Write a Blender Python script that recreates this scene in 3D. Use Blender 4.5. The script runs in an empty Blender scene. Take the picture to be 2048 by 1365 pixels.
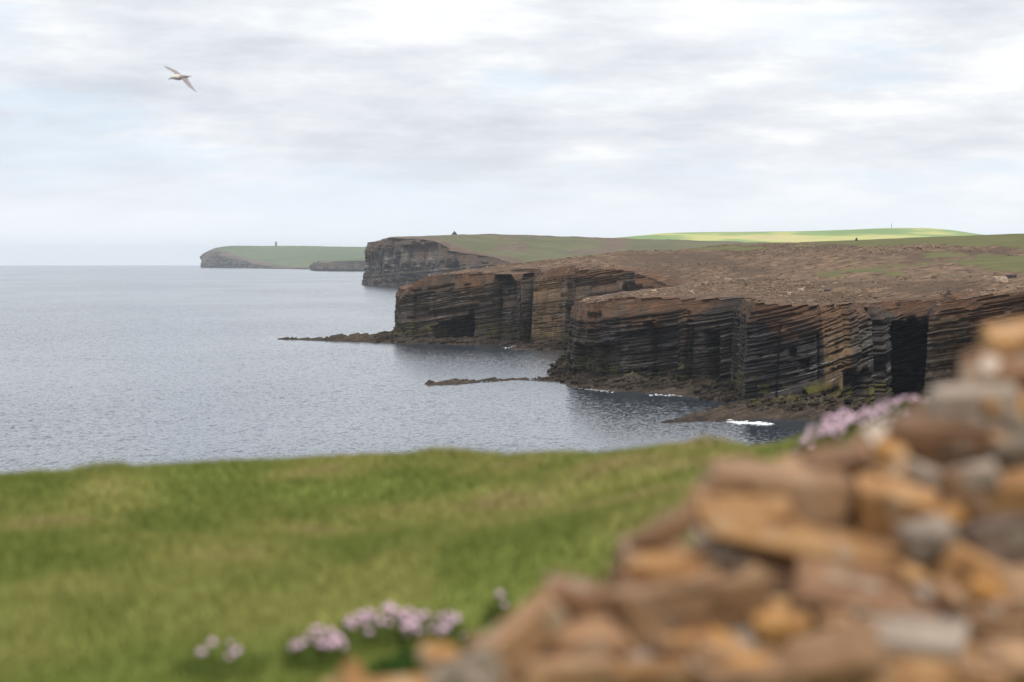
import bpy, bmesh, math, random
import numpy as np
from mathutils import Vector, Matrix, Euler

scene = bpy.context.scene
R = math.radians
rng = np.random.default_rng(7)
random.seed(7)

# ------------------------------------------------------------------ camera
CAM_Z = 30.0                      # eye height above the sea, m
LENS, SENSOR = 100.0, 36.0
F = LENS / SENSOR * 2048.0        # focal length in photo pixels
PITCH = math.atan((682.5 - 515.0) / F)
RE = 7.4e6                        # earth radius with refraction
cam = bpy.data.cameras.new('camera')
cam.lens, cam.sensor_width, cam.clip_start, cam.clip_end = LENS, SENSOR, 0.1, 90000
cam.dof.use_dof = True
cam.dof.focus_distance = 800.0
cam.dof.aperture_fstop = 2.8
camo = bpy.data.objects.new('camera', cam)
camo.location = (0, 0, CAM_Z)
camo.rotation_euler = (R(90) - PITCH, 0, 0)
scene.collection.objects.link(camo)
scene.camera = camo

scene.view_settings.view_transform = 'Standard'
scene.view_settings.look = 'None'
scene.view_settings.gamma = 1
scene.view_settings.exposure = 0.25
scene.render.engine = 'CYCLES'
scene.cycles.use_denoising = True
scene.cycles.max_bounces = 8
scene.cycles.diffuse_bounces = 3
scene.cycles.glossy_bounces = 3
scene.cycles.volume_bounces = 4
scene.cycles.transparent_max_bounces = 6

# ------------------------------------------------------------------ node helper
class NT:
    def __init__(self, tree):
        self.t = tree
    def n(self, typ, ins=None, **props):
        nd = self.t.nodes.new(typ)
        for k, v in props.items():
            setattr(nd, k, v)
        for k, v in (ins or {}).items():
            self.set(nd.inputs[k], v)
        return nd
    def set(self, sock, v):
        if isinstance(v, bpy.types.NodeSocket):
            self.t.links.new(v, sock)
        elif isinstance(v, bpy.types.Node):
            self.t.links.new(v.outputs[0], sock)
        else:
            if isinstance(v, (tuple, list)) and len(v) == 3 and sock.type == 'RGBA':
                v = (*v, 1)
            sock.default_value = v
    def m(self, op, a, b=0.0, c=0.0, clamp=False):
        nd = self.n('ShaderNodeMath', {0: a, 1: b, 2: c}, operation=op, use_clamp=clamp)
        return nd.outputs[0]
    def vm(self, op, a, b=(0, 0, 0)):
        return self.n('ShaderNodeVectorMath', {0: a, 1: b}, operation=op).outputs[0]
    def mix(self, f, a, b, blend='MIX'):
        nd = self.n('ShaderNodeMix', data_type='RGBA', blend_type=blend)
        self.set(nd.inputs[0], f); self.set(nd.inputs[6], a); self.set(nd.inputs[7], b)
        return nd.outputs[2]
    def noise(self, vec, scale, detail=4, rough=0.55, lac=2.0, dist=0.0):
        nd = self.n('ShaderNodeTexNoise', {'Vector': vec, 'Scale': scale, 'Detail': detail,
                    'Roughness': rough, 'Lacunarity': lac, 'Distortion': dist})
        return nd.outputs[0]
    def ss(self, x, a, b, lo=0.0, hi=1.0):
        nd = self.n('ShaderNodeMapRange', {0: x, 1: a, 2: b, 3: lo, 4: hi}, interpolation_type='SMOOTHSTEP')
        return nd.outputs[0]
    def xyz(self, x, y, z):
        return self.n('ShaderNodeCombineXYZ', {0: x, 1: y, 2: z}).outputs[0]
    def sep(self, v):
        return self.n('ShaderNodeSeparateXYZ', {0: v}).outputs
    def ramp(self, f, stops):
        nd = self.n('ShaderNodeValToRGB', {0: f})
        e = nd.color_ramp.elements
        while len(e) < len(stops):
            e.new(0.5)
        for el, (p, c) in zip(e, stops):
            el.position = p; el.color = (*c, 1)
        return nd.outputs[0]
    def attr(self, name):
        return self.n('ShaderNodeAttribute', attribute_name=name).outputs['Fac']

# ------------------------------------------------------------------ sky
SUN_EL, SUN_AZ = R(64), R(140)     # azimuth clockwise from +Y: high behind the camera
world = bpy.data.worlds.new('World')
scene.world = world
world.use_nodes = True
wt = world.node_tree
wt.nodes.clear()
w = NT(wt)
sky = w.n('ShaderNodeTexSky', sky_type='NISHITA', sun_disc=False, sun_elevation=SUN_EL, sun_rotation=SUN_AZ,
          altitude=30, air_density=1.0, dust_density=1.5, ozone_density=1.0)
SKY_STRENGTH = 0.1
dirv = w.n('ShaderNodeTexCoord').outputs['Generated']
sx, sy, sz = w.sep(dirv)
zc = w.m('ADD', w.m('MAXIMUM', sz, 0.0), 0.21)
pv = w.xyz(w.m('DIVIDE', sx, zc), w.m('DIVIDE', sy, zc), 0.37)
big = w.noise(w.vm('ADD', pv, (5.6, 1.9, 0)), 1.5, 6, 0.5)
fine = w.noise(w.vm('ADD', pv, (7.7, 2.1, 4.0)), 4.6, 8, 0.58, dist=0.1)
puff = w.noise(w.vm('MULTIPLY', dirv, (13, 13, 62)), 1.0, 8, 0.58)
cl = w.m('ADD', w.m('ADD', w.m('MULTIPLY', big, 0.34), w.m('MULTIPLY', fine, 0.30)), w.m('MULTIPLY', puff, 0.36))
cl = w.m('ADD', w.m('MULTIPLY', w.m('SUBTRACT', cl, 0.5), 1.42), 0.515)
cloud = w.ramp(cl, [(0.37, (0.59, 0.62, 0.68)), (0.46, (0.70, 0.725, 0.78)), (0.52, (0.775, 0.795, 0.83)), (0.585, (0.89, 0.892, 0.90))])
gap = w.ss(w.noise(w.vm('ADD', pv, (1.3, 9.2, 2.0)), 2.2, 6, 0.55), 0.52, 0.66)
cloud = w.mix(w.m('MULTIPLY', gap, 0.55), cloud, (0.62, 0.745, 0.87))
hz = w.ss(sz, 0.0, 0.05, 1.0, 0.0)
cloud = w.mix(w.m('MULTIPLY', hz, 0.85), cloud, (0.84, 0.885, 0.94))
CLOUD_GAIN = 1.0 / SKY_STRENGTH
cloudx = w.vm('MULTIPLY', cloud, (CLOUD_GAIN,) * 3)
skyc = w.mix(0.93, sky, cloudx)
bg = w.n('ShaderNodeBackground', {'Color': skyc, 'Strength': SKY_STRENGTH})
wo = w.n('ShaderNodeOutputWorld')
wt.links.new(bg.outputs[0], wo.inputs[0])

sun = bpy.data.lights.new('sun', 'SUN')
sun.energy = 2.8
sun.angle = R(28)
sun.color = (1.0, 0.95, 0.87)
suno = bpy.data.objects.new('sun', sun)
sd_ = Vector((math.sin(SUN_AZ) * math.cos(SUN_EL), math.cos(SUN_AZ) * math.cos(SUN_EL), math.sin(SUN_EL)))
suno.rotation_euler = sd_.to_track_quat('Z', 'Y').to_euler()
suno.location = (0, -50, 200)
scene.collection.objects.link(suno)

# ------------------------------------------------------------------ geometry helpers
def ray(px, py):
    up = (682.5 - py) / F
    c, s = math.cos(PITCH), math.sin(PITCH)
    return (px - 1024) / F, c + s * up, -s + c * up
def pix(px, py, y):                       # the point of a photo pixel's ray at depth y
    vx, vy, vz = ray(px, py)
    k = y / vy
    return (vx * k, y, CAM_Z + vz * k)
def at(px, d):                            # plan position of a photo column at depth d
    return ((px - 1024) / F * d, d)
def sea_z(x, y):
    return -(x * x + y * y) / (2 * RE)

def hsh(ix, iy, seed):
    n = (ix.astype(np.int64) * 374761393 + iy.astype(np.int64) * 668265263 + int(seed) * 2147001325) & 0xffffffff
    n = ((n ^ (n >> 13)) * 1274126177) & 0xffffffff
    n = ((n ^ (n >> 15)) * 2246822519) & 0xffffffff
    return ((n ^ (n >> 16)) & 0xffffff) / float(0xffffff)
def vn(x, y, seed=0):
    x = np.asarray(x, float); y = np.asarray(y, float)
    x, y = np.broadcast_arrays(x, y)
    ix, iy = np.floor(x), np.floor(y)
    fx, fy = x - ix, y - iy
    fx = fx * fx * (3 - 2 * fx); fy = fy * fy * (3 - 2 * fy)
    a, b = hsh(ix, iy, seed), hsh(ix + 1, iy, seed)
    c, d = hsh(ix, iy + 1, seed), hsh(ix + 1, iy + 1, seed)
    return (a + (b - a) * fx) * (1 - fy) + (c + (d - c) * fx) * fy
def fbm(x, y, seed=0, oct=4, rough=0.5):
    s = 0; a = 1; t = 0
    for o in range(oct):
        s = s + a * vn(x * 2 ** o + 17.3 * o, y * 2 ** o - 9.1 * o, seed + o); t += a; a *= rough
    return s / t
def sst(x, a, b):
    t = np.clip((x - a) / (b - a), 0, 1)
    return t * t * (3 - 2 * t)

class TPS:
    def __init__(self, pts, lam=0.0, sc=100.0):
        P = np.array(pts, float)
        self.sc = sc
        X = P[:, :2] / sc
        n = len(X)
        A = np.zeros((n + 3, n + 3))
        A[:n, :n] = self.k(X, X) + lam * np.eye(n)
        A[:n, n] = 1; A[:n, n + 1:] = X
        A[n, :n] = 1; A[n + 1:, :n] = X.T
        b = np.zeros(n + 3); b[:n] = P[:, 2]
        self.c = np.linalg.solve(A, b); self.X = X
    @staticmethod
    def k(a, b):
        d2 = ((a[:, None, :] - b[None, :, :]) ** 2).sum(-1)
        return 0.5 * d2 * np.log(d2 + 1e-12)
    def __call__(self, x, y):
        x, y = np.broadcast_arrays(np.asarray(x, float), np.asarray(y, float))
        sh = x.shape
        Q = np.stack([x.ravel(), y.ravel()], 1) / self.sc
        out = np.empty(len(Q)); n = len(self.X)
        for i in range(0, len(Q), 60000):
            q = Q[i:i + 60000]
            out[i:i + 60000] = self.k(q, self.X) @ self.c[:n] + self.c[n] + q @ self.c[n + 1:]
        return out.reshape(sh)

def poly_sd(x, y, poly):                  # signed distance to a closed polygon, inside positive
    x = np.asarray(x, float); y = np.asarray(y, float)
    P = np.array(poly, float)
    d2 = np.full(x.shape, 1e18); ins = np.zeros(x.shape, bool)
    for i in range(len(P)):
        ax, ay = P[i]; bx, by = P[(i + 1) % len(P)]
        ex, ey = bx - ax, by - ay
        t = np.clip(((x - ax) * ex + (y - ay) * ey) / (ex * ex + ey * ey + 1e-12), 0, 1)
        d2 = np.minimum(d2, (x - ax - t * ex) ** 2 + (y - ay - t * ey) ** 2)
        if ay != by:
            cr = ((ay > y) != (by > y)) & (x < ex * (y - ay) / (by - ay) + ax)
            ins ^= cr
    return np.where(ins, 1, -1) * np.sqrt(d2)

def make_mesh(name, V, Fc, mat=None, attrs=None, smooth=False):
    me = bpy.data.meshes.new(name)
    V = np.asarray(V, np.float32); Fc = np.asarray(Fc, np.int32)
    k = Fc.shape[1]
    me.vertices.add(len(V)); me.vertices.foreach_set('co', V.ravel())
    me.loops.add(Fc.size); me.loops.foreach_set('vertex_index', Fc.ravel())
    me.polygons.add(len(Fc))
    me.polygons.foreach_set('loop_start', np.arange(0, Fc.size, k, dtype=np.int32))
    me.polygons.foreach_set('loop_total', np.full(len(Fc), k, np.int32))
    if smooth:
        me.polygons.foreach_set('use_smooth', np.ones(len(Fc), bool))
    for an, av in (attrs or {}).items():
        a = me.attributes.new(an, 'FLOAT', 'POINT')
        a.data.foreach_set('value', np.asarray(av, np.float32).ravel())
    me.update(calc_edges=True)
    if mat:
        me.materials.append(mat)
    return me
def link(name, me, parent=None, loc=None):
    o = bpy.data.objects.new(name, me)
    scene.collection.objects.link(o)
    if parent is not None:
        o.parent = parent
    if loc is not None:
        o.location = loc
    return o
def tag(o, label=None, cat=None, group=None, kind=None):
    if label: o['label'] = label
    if cat: o['category'] = cat
    if group: o['group'] = group
    if kind: o['kind'] = kind
    return o
def prune(V, Fc, attrs):
    used = np.zeros(len(V), bool); used[Fc.ravel()] = True
    idx = np.cumsum(used) - 1
    return V[used], idx[Fc], {k: np.asarray(v).ravel()[used] for k, v in attrs.items()}
def grid_faces(nr, nc):
    i = np.arange(nr * nc).reshape(nr, nc)
    return np.stack([i[:-1, :-1], i[:-1, 1:], i[1:, 1:], i[1:, :-1]], -1).reshape(-1, 4)

# ------------------------------------------------------------------ materials
def new_mat(name):
    m = bpy.data.materials.new(name)
    m.use_nodes = True
    m.node_tree.nodes.clear()
    return m, NT(m.node_tree)
def finish(nt, color, rough=0.9, normal=None, spec=0.3, **kw):
    b = nt.n('ShaderNodeBsdfPrincipled', {'Base Color': color, 'Roughness': rough, 'Specular IOR Level': spec})
    for k, v in kw.items():
        nt.set(b.inputs[k], v)
    if normal is not None:
        nt.set(b.inputs['Normal'], normal)
    o = nt.n('ShaderNodeOutputMaterial')
    nt.t.links.new(b.outputs[0], o.inputs[0])
    return b
def bump(nt, h, dist, strength=1.0):
    return nt.n('ShaderNodeBump', {'Height': h, 'Distance': dist, 'Strength': strength}).outputs[0]

def cliff_material(name, k=1.0, guano=0.0, ochre=(0.25, 0.145, 0.06), rust=(0.21, 0.105, 0.05), gain=1.0, weed=1.0):
    """bedded flagstone; k scales the grain, attributes: s bedding height, dep depth under the top, och ochre faces"""
    m, t = new_mat(name)
    pos = t.n('ShaderNodeNewGeometry').outputs['Position']
    x, y, z = t.sep(pos)
    s, dep, och = t.attr('s'), t.attr('dep'), t.attr('och')
    v1 = t.xyz(t.m('MULTIPLY', x, 0.05 * k), t.m('MULTIPLY', y, 0.05 * k), t.m('MULTIPLY', s, 1.0 * k))
    v2 = t.xyz(t.m('MULTIPLY', x, 0.25 * k), t.m('MULTIPLY', y, 0.25 * k), t.m('MULTIPLY', s, 5.0 * k))
    band = t.noise(v1, 1.0, 5, 0.6)
    thin = t.noise(v2, 1.0, 4, 0.6)
    patch = t.noise(pos, 0.09 * k, 5, 0.6)
    stain = t.noise(t.xyz(t.m('MULTIPLY', x, 0.5 * k), t.m('MULTIPLY', y, 0.5 * k), t.m('MULTIPLY', z, 0.07 * k)), 1.0, 4, 0.55)
    mixv = t.m('ADD', t.m('MULTIPLY', band, 0.62), t.m('MULTIPLY', thin, 0.38))
    g = gain
    base = t.ramp(mixv, [(0.36, (0.022 * g, 0.019 * g, 0.018 * g)), (0.46, (0.062 * g, 0.047 * g, 0.036 * g)),
                         (0.55, (0.115 * g, 0.088 * g, 0.066 * g)), (0.66, (0.21 * g, 0.18 * g, 0.15 * g))])
    black = t.m('MULTIPLY', t.ss(t.m('ADD', t.m('MULTIPLY', patch, 0.6), t.m('MULTIPLY', stain, 0.4)), 0.47, 0.58), 0.6)
    base = t.mix(black, base, (0.026 * g, 0.023 * g, 0.023 * g))
    warm = t.m('MULTIPLY', t.ss(t.noise(t.vm('ADD', pos, (31, 7, 3)), 0.12 * k, 4, 0.6), 0.5, 0.62), 0.45)
    base = t.mix(warm, base, t.mix(thin, (0.05 * g, 0.028 * g, 0.014 * g), (0.2 * g, 0.12 * g, 0.065 * g)))
    oc = t.mix(t.ss(mixv, 0.36, 0.58), tuple(c * 0.45 for c in ochre), ochre)
    oc = t.mix(t.ss(stain, 0.5, 0.66), oc, (0.09, 0.06, 0.04))
    base = t.mix(t.m('MULTIPLY', och, t.ss(patch, 0.28, 0.42), clamp=True), base, oc)
    base = t.mix(t.m('MULTIPLY', t.m('MULTIPLY', och, -1.0, clamp=True), t.ss(patch, 0.30, 0.50, 0.6, 1.0), clamp=True), base, t.mix(t.ss(mixv, 0.4, 0.62), (0.013, 0.012, 0.013), (0.075, 0.068, 0.066)))
    bedv = t.m('ADD', 1.0, t.m('MULTIPLY', t.attr('bed'), 0.5))
    base = t.vm('MULTIPLY', base, t.xyz(bedv, bedv, bedv))
    rs = t.ss(t.m('ADD', t.m('MULTIPLY', dep, 0.17 * k), t.m('MULTIPLY', t.m('SUBTRACT', patch, 0.5), 5.0)), 0.0, 1.0, 1.0, 0.0)
    rc = t.mix(t.ss(thin, 0.38, 0.6), (0.06, 0.033, 0.02), rust)
    base = t.mix(t.m('MULTIPLY', rs, 0.8), base, rc)
    if guano:
        gu = t.m('MULTIPLY', t.ss(t.noise(t.xyz(t.m('MULTIPLY', x, 0.10 * k), t.m('MULTIPLY', y, 0.10 * k), t.m('MULTIPLY', s, 1.6 * k)), 1.0, 5, 0.75), 0.56, 0.64),
                 t.m('MULTIPLY', t.ss(dep, 3.0 / k, 7.0 / k), t.ss(patch, 0.40, 0.55)))
        base = t.mix(t.m('MULTIPLY', gu, guano), base, (0.55, 0.54, 0.52))
    if weed:
        lowz = t.m('ADD', z, t.m('MULTIPLY', t.m('SUBTRACT', patch, 0.5), 9.0))
        wm = t.m('MULTIPLY', t.m('MULTIPLY', t.ss(lowz, 8.5, 4.0), t.ss(lowz, 1.2, 2.6)), t.ss(t.noise(pos, 0.33, 5, 0.65), 0.50, 0.60))
        base = t.mix(t.m('MULTIPLY', wm, 0.85 * weed), base, (0.115, 0.105, 0.015))
        wet = t.ss(t.m('ADD', z, t.m('MULTIPLY', stain, 1.2)), 4.6, 2.2)
        base = t.mix(t.m('MULTIPLY', wet, 0.75), base, t.ramp(t.m('ADD', t.m('MULTIPLY', mixv, 0.6), t.m('MULTIPLY', t.noise(pos, 0.8, 5, 0.7), 0.4)), [(0.38, (0.008, 0.007, 0.006)), (0.5, (0.036, 0.024, 0.015)), (0.6, (0.09, 0.06, 0.038))]))
    nrm = bump(t, t.m('ADD', t.m('MULTIPLY', thin, 0.7), t.m('MULTIPLY', t.noise(pos, 1.7 * k, 5, 0.6), 0.5)), 0.5 / k)
    finish(t, base, 0.85, nrm, 0.25)
    return m

M = {}
M['cliff'] = cliff_material('flagstone_cliff', 1.0, guano=0.35, gain=0.72, ochre=(0.20, 0.12, 0.055), rust=(0.165, 0.083, 0.042))
M['shelf'] = cliff_material('wet_shelf_rock', 1.0, gain=0.6, rust=(0.06, 0.035, 0.02))
M['cliff_far'] = cliff_material('flagstone_cliff_distant', 0.32, guano=0.9, gain=1.35, rust=(0.12, 0.075, 0.045), weed=0)
M['cliff_farthest'] = cliff_material('flagstone_cliff_hazy', 0.10, guano=0.7, gain=1.0, rust=(0.14, 0.10, 0.06), weed=0)

def land_material(name, k, rock_cols, grass_cols, edge=0.10, peat=(0.035, 0.022, 0.015)):
    m, t = new_mat(name)
    pos = t.n('ShaderNodeNewGeometry').outputs['Position']
    x, y, z = t.sep(pos)
    gr, s = t.attr('gr'), t.attr('s')
    n1 = t.noise(pos, 0.05 * k, 6, 0.62)
    n2 = t.noise(pos, 0.45 * k, 5, 0.6)
    n3 = t.noise(t.xyz(t.m('MULTIPLY', x, 0.12 * k), t.m('MULTIPLY', y, 0.12 * k), t.m('MULTIPLY', s, 2.5 * k)), 1.0, 4, 0.6)
    rock = t.ramp(t.m('ADD', t.m('MULTIPLY', n2, 0.5), t.m('MULTIPLY', n3, 0.5)),
                  [(0.36, rock_cols[0]), (0.48, rock_cols[1]), (0.62, rock_cols[2])])
    nl = t.noise(t.xyz(t.m('MULTIPLY', x, 0.035 * k), t.m('MULTIPLY', y, 0.010 * k), t.m('MULTIPLY', s, 0.10 * k)), 1.0, 5, 0.6)
    rock = t.mix(t.m('MULTIPLY', t.ss(nl, 0.47, 0.6), 0.75), rock, rock_cols[3])
    grass = t.mix(t.ss(n1, 0.38, 0.62), grass_cols[0], grass_cols[1])
    grass = t.mix(t.m('MULTIPLY', t.ss(n2, 0.5, 0.68), 0.6), grass, grass_cols[2])
    gm = t.m('ADD', gr, t.m('MULTIPLY', t.m('SUBTRACT', n1, 0.5), 0.7))
    gmask = t.ss(gm, 0.5 - edge * 0.4, 0.5 + edge * 0.4)
    col = t.mix(gmask, rock, grass)
    nrm = bump(t, t.m('ADD', n2, t.noise(pos, 2.0 * k, 3, 0.6)), 0.35 / k)
    finish(t, col, 0.95, nrm, 0.15)
    return m
M['land'] = land_material('stony_slope', 1.0,
    [(0.036, 0.024, 0.018), (0.112, 0.072, 0.044), (0.235, 0.156, 0.10), (0.074, 0.048, 0.031)],
    [(0.088, 0.090, 0.031), (0.115, 0.113, 0.042), (0.14, 0.105, 0.055)])
M['land_far'] = land_material('heath_slope', 0.35,
    [(0.05, 0.036, 0.026), (0.11, 0.08, 0.055), (0.18, 0.125, 0.085), (0.13, 0.085, 0.062)],
    [(0.085, 0.087, 0.040), (0.12, 0.118, 0.055), (0.145, 0.112, 0.065)], edge=0.3)
M['land_farthest'] = land_material('pasture_slope', 0.06,
    [(0.10, 0.085, 0.04), (0.13, 0.12, 0.05), (0.17, 0.15, 0.06), (0.13, 0.12, 0.05)],
    [(0.075, 0.105, 0.045), (0.105, 0.132, 0.055), (0.15, 0.145, 0.07)], edge=0.4)

# ------------------------------------------------------------------ sea
def build_sea():
    m, t = new_mat('sea_water')
    pos = t.n('ShaderNodeNewGeometry').outputs['Position']
    x, y, z = t.sep(pos)
    def wv(sx_, sy_, det, rough, off):
        return t.n('ShaderNodeTexNoise', {'Vector': t.xyz(t.m('ADD', t.m('MULTIPLY', x, sx_), off), t.m('MULTIPLY', y, sy_), off), 'Scale': 1.0,
                   'Detail': det, 'Roughness': rough, 'Distortion': 0.4}).outputs['Color']
    gust = t.ss(t.noise(t.xyz(t.m('MULTIPLY', x, 0.006), t.m('MULTIPLY', y, 0.0022), 0.0), 1.0, 4, 0.55), 0.35, 0.65, 0.75, 1.2)
    sl = t.vm('ADD', t.vm('MULTIPLY', t.vm('SUBTRACT', wv(0.14, 0.09, 2, 0.5, 1.3), (0.5,) * 3), (0.3, 0.5, 0)),
              t.vm('MULTIPLY', t.vm('SUBTRACT', wv(0.95, 0.50, 3, 0.66, 5.1), (0.5,) * 3), (1.15, 1.9, 0)))
    lx_, ly_, lz_ = t.sep(sl)
    sl = t.xyz(t.m('MULTIPLY', lx_, 0.5), t.m('SUBTRACT', -0.012, t.m('MULTIPLY', t.m('POWER', t.m('ABSOLUTE', ly_), 1.4), 0.78)), 0.0)
    sl = t.n('ShaderNodeVectorMath', {0: sl, 'Scale': gust}, operation='SCALE').outputs[0]
    nrm = t.vm('NORMALIZE', t.vm('ADD', t.n('ShaderNodeNewGeometry').outputs['Normal'], sl))
    finish(t, (0.030, 0.038, 0.050), 0.10, nrm, 0.5, IOR=1.333)
    rad = np.concatenate([[0.0], np.geomspace(4, 27000, 260)])
    ang = np.linspace(0, 2 * math.pi, 241)[:-1]
    rr, aa = np.meshgrid(rad[1:], ang, indexing='ij')
    xx, yy = rr * np.sin(aa), rr * np.cos(aa)
    V = np.stack([xx, yy, sea_z(xx, yy)], -1).reshape(-1, 3)
    n = len(ang)
    i = np.arange(len(V)).reshape(-1, n)
    j = np.roll(i, -1, axis=1)
    Fc = np.stack([i[:-1], i[1:], j[1:], j[:-1]], -1).reshape(-1, 4)
    o = link('sea', make_mesh('sea', V, Fc, m, smooth=True))
    tag(o, 'rippled grey-blue sea reaching to the horizon', kind='structure')
build_sea()

# ------------------------------------------------------------------ cliffs
def resample(pts, step):
    P = np.array(pts, float)
    seg = np.hypot(np.diff(P[:, 0]), np.diff(P[:, 1]))
    u = np.concatenate([[0], np.cumsum(seg)])
    uu = np.arange(0, u[-1], step)
    return uu, np.stack([np.interp(uu, u, P[:, c]) for c in range(P.shape[1])], 1)
def cells(uu, wmin, wmax, r):
    """piecewise-constant cell index along the coast with random widths"""
    e = np.cumsum(r.uniform(wmin, wmax, int(uu[-1] / wmin) + 4))
    return np.searchsorted(e, uu)
def build_cliff(name, pts, step, tmin, tmax, topf, bedf, mat, seed, setback=0.05, zbot=-2.0,
                joint=(2.0, 9.0, 2.2), block=(1.0, 5.0, 0.5), layer=0.4, bulge=1.0, lip=9.0, alcove=None, label=None, nsm=9, crest=3.0):
    r = np.random.default_rng(seed)
    uu, P = resample(pts, step)
    x, y, amp, och = P.T
    k = np.ones(nsm) / nsm
    tx = np.convolve(np.pad(np.gradient(x), nsm // 2, mode='edge'), k, 'valid')
    ty = np.convolve(np.pad(np.gradient(y), nsm // 2, mode='edge'), k, 'valid')
    L = np.hypot(tx, ty) + 1e-9
    nx, ny = -ty / L, tx / L
    n = len(uu)
    jc = cells(uu, joint[0], joint[1], r)
    jv = r.uniform(-1, 1, jc.max() + 2)[jc] * joint[2] * 0.5
    jc2 = cells(uu, joint[0] * 2.5, joint[1] * 3, r)
    jv = jv + r.uniform(-1, 1, jc2.max() + 2)[jc2] * joint[2] * 0.5
    jv = jv + (vn(uu / (joint[1] * 3), 0 * uu, seed) - 0.5) * joint[2]
    g = bedf(x, y)
    zt = topf(x - nx * 1.5, y - ny * 1.5)
    smin, smax = (zbot - g).min() - 1, (zt - g).max() + 1
    th = []
    tot = smin
    mass = []
    while tot < smax:
        pk = tot + r.uniform(5, 14) * tmax
        massive = r.random() < 0.45
        while tot < pk:
            th.append(tot); mass.append(massive)
            tot += r.uniform(tmin, tmax) * (r.uniform(2.5, 6.0) if massive else 1.0)
    S = np.array(th + [tot])
    K = len(S) - 1
    tint = np.zeros((K, n))
    disp = np.zeros((K, n)); smid = 0.5 * (S[:-1] + S[1:])
    lo = r.uniform(-1, 1, K) * layer
    lo[r.random(K) < 0.12] -= layer * 1.2
    for q in range(K):
        bm_ = 2.2 if mass[q] else 1.0
        lo[q] *= 0.5 if mass[q] else 1.0
        c = cells(uu, block[0] * bm_, block[1] * bm_, r)
        bv = r.uniform(-1, 1, c.max() + 2)
        bv[r.random(len(bv)) < 0.06] -= 2.0
        disp[q] = lo[q] + bv[c] * block[2]
        tint[q] = r.uniform(-1, 1) * 0.65 + r.uniform(-1, 1, c.max() + 2)[c] * 0.35
    zmid = smid[:, None] + g[None, :]
    UU = np.broadcast_to(uu[None, :], disp.shape)
    disp += (vn(UU / (joint[1] * 2.0), smid[:, None] / (tmax * 5) + 0 * UU, seed + 3) - 0.5) * 2 * bulge
    disp += jv[None, :]
    disp *= amp[None, :]
    jumps = np.nonzero(np.diff(jc) != 0)[0]
    for ji in jumps:                       # open vertical joints
        if r.random() < 0.5:
            za = r.uniform(-2, 0.6) * tmax * 30; zb = za + r.uniform(0.3, 1.3) * tmax * 45
            wj = r.integers(1, 3)
            sel = (zmid[:, ji] > za) & (zmid[:, ji] < zb)
            disp[sel, ji:ji + wj] -= r.uniform(0.5, 1.3) * joint[2] * 0.6 * min(1.0, amp[ji] * 1.5)
    disp -= setback * np.clip(zmid, 0, None)
    dtp = np.clip(zt[None, :] - zmid, 0, None)
    lw = crest * (0.15 + 1.0 * vn(uu / (joint[1] * 1.5), 0 * uu, seed + 9))
    disp -= np.clip(1 - dtp / crest, 0, 1) ** 1.3 * lw[None, :]
    if alcove is not None:
        disp -= alcove(np.broadcast_to(x, disp.shape), np.broadcast_to(y, disp.shape), zmid)
    # rows: bottom and top of every layer, clamped to the top surface
    kt = np.clip(np.searchsorted(S, zt - g) - 1, 0, K - 1)
    kb = np.clip(np.searchsorted(S, zbot - g) - 1, 0, K - 1)
    qi = np.clip(np.arange(K)[:, None], kb[None, :], kt[None, :])
    dd = np.take_along_axis(disp, qi, 0)
    rows_s = np.empty((2 * K, n)); rows_d = np.empty((2 * K, n))
    rows_s[0::2] = S[:-1, None]; rows_s[1::2] = S[1:, None]
    rows_d[0::2] = dd; rows_d[1::2] = dd
    rt = np.repeat(np.take_along_axis(tint, qi, 0), 2, axis=0)
    rz = np.clip(rows_s + g[None, :], zbot, zt[None, :])
    rx = x[None, :] + nx * rows_d; ry = y[None, :] + ny * rows_d
    ra = np.broadcast_to(och, rz.shape).copy()
    # lip laid back over the land
    lx, ly, lz, lr = [], [], [], []
    dtop = np.take_along_axis(disp, kt[None, :], 0)[0]
    for f_ in (0.06, 0.2, 0.4, 0.65, 1.0, 1.02):
        off = dtop * (1 - f_) - lip * f_ if f_ <= 1 else -lip * 1.02 + 0 * dtop
        ax, ay = x + nx * off, y + ny * off
        az = topf(ax, ay) + (0.10 * lip / 9.0 if f_ < 1.01 else -1.5)
        if f_ < 0.1:
            az = np.minimum(az, zt + 0.15)
        lx.append(ax); ly.append(ay); lz.append(az)
    X = np.vstack([rx] + [a[None] for a in lx]); Y = np.vstack([ry] + [a[None] for a in ly]); Z = np.vstack([rz] + [a[None] for a in lz])
    nr = X.shape[0]
    V = np.stack([X, Y, Z], -1).reshape(-1, 3)
    sA = Z - bedf(X, Y)
    dA = np.maximum(zt[None, :] - Z, 0)
    oA = np.vstack([ra] + [np.broadcast_to(och * 0, (1, n))] * len(lx))
    Fc = grid_faces(nr, n)
    zz = Z.ravel()[Fc]; span = zz.max(1) - zz.min(1)
    rowi = Fc[:, 0] // n
    col = Fc[:, 0] % n
    kq = rowi // 2
    dead = (rowi < 2 * K - 1) & ((kq > np.maximum(kt[col], kt[np.minimum(col + 1, n - 1)])) | (kq < np.minimum(kb[col], kb[np.minimum(col + 1, n - 1)])))
    Fc = Fc[~dead]
    V, Fc, at_ = prune(V, Fc, {'s': sA, 'dep': dA, 'och': oA, 'bed': np.vstack([rt, np.zeros((len(lx), n))])})
    o = link(name, make_mesh(name, V, Fc, mat, at_))
    tag(o, label, kind='structure')
    return o

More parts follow.
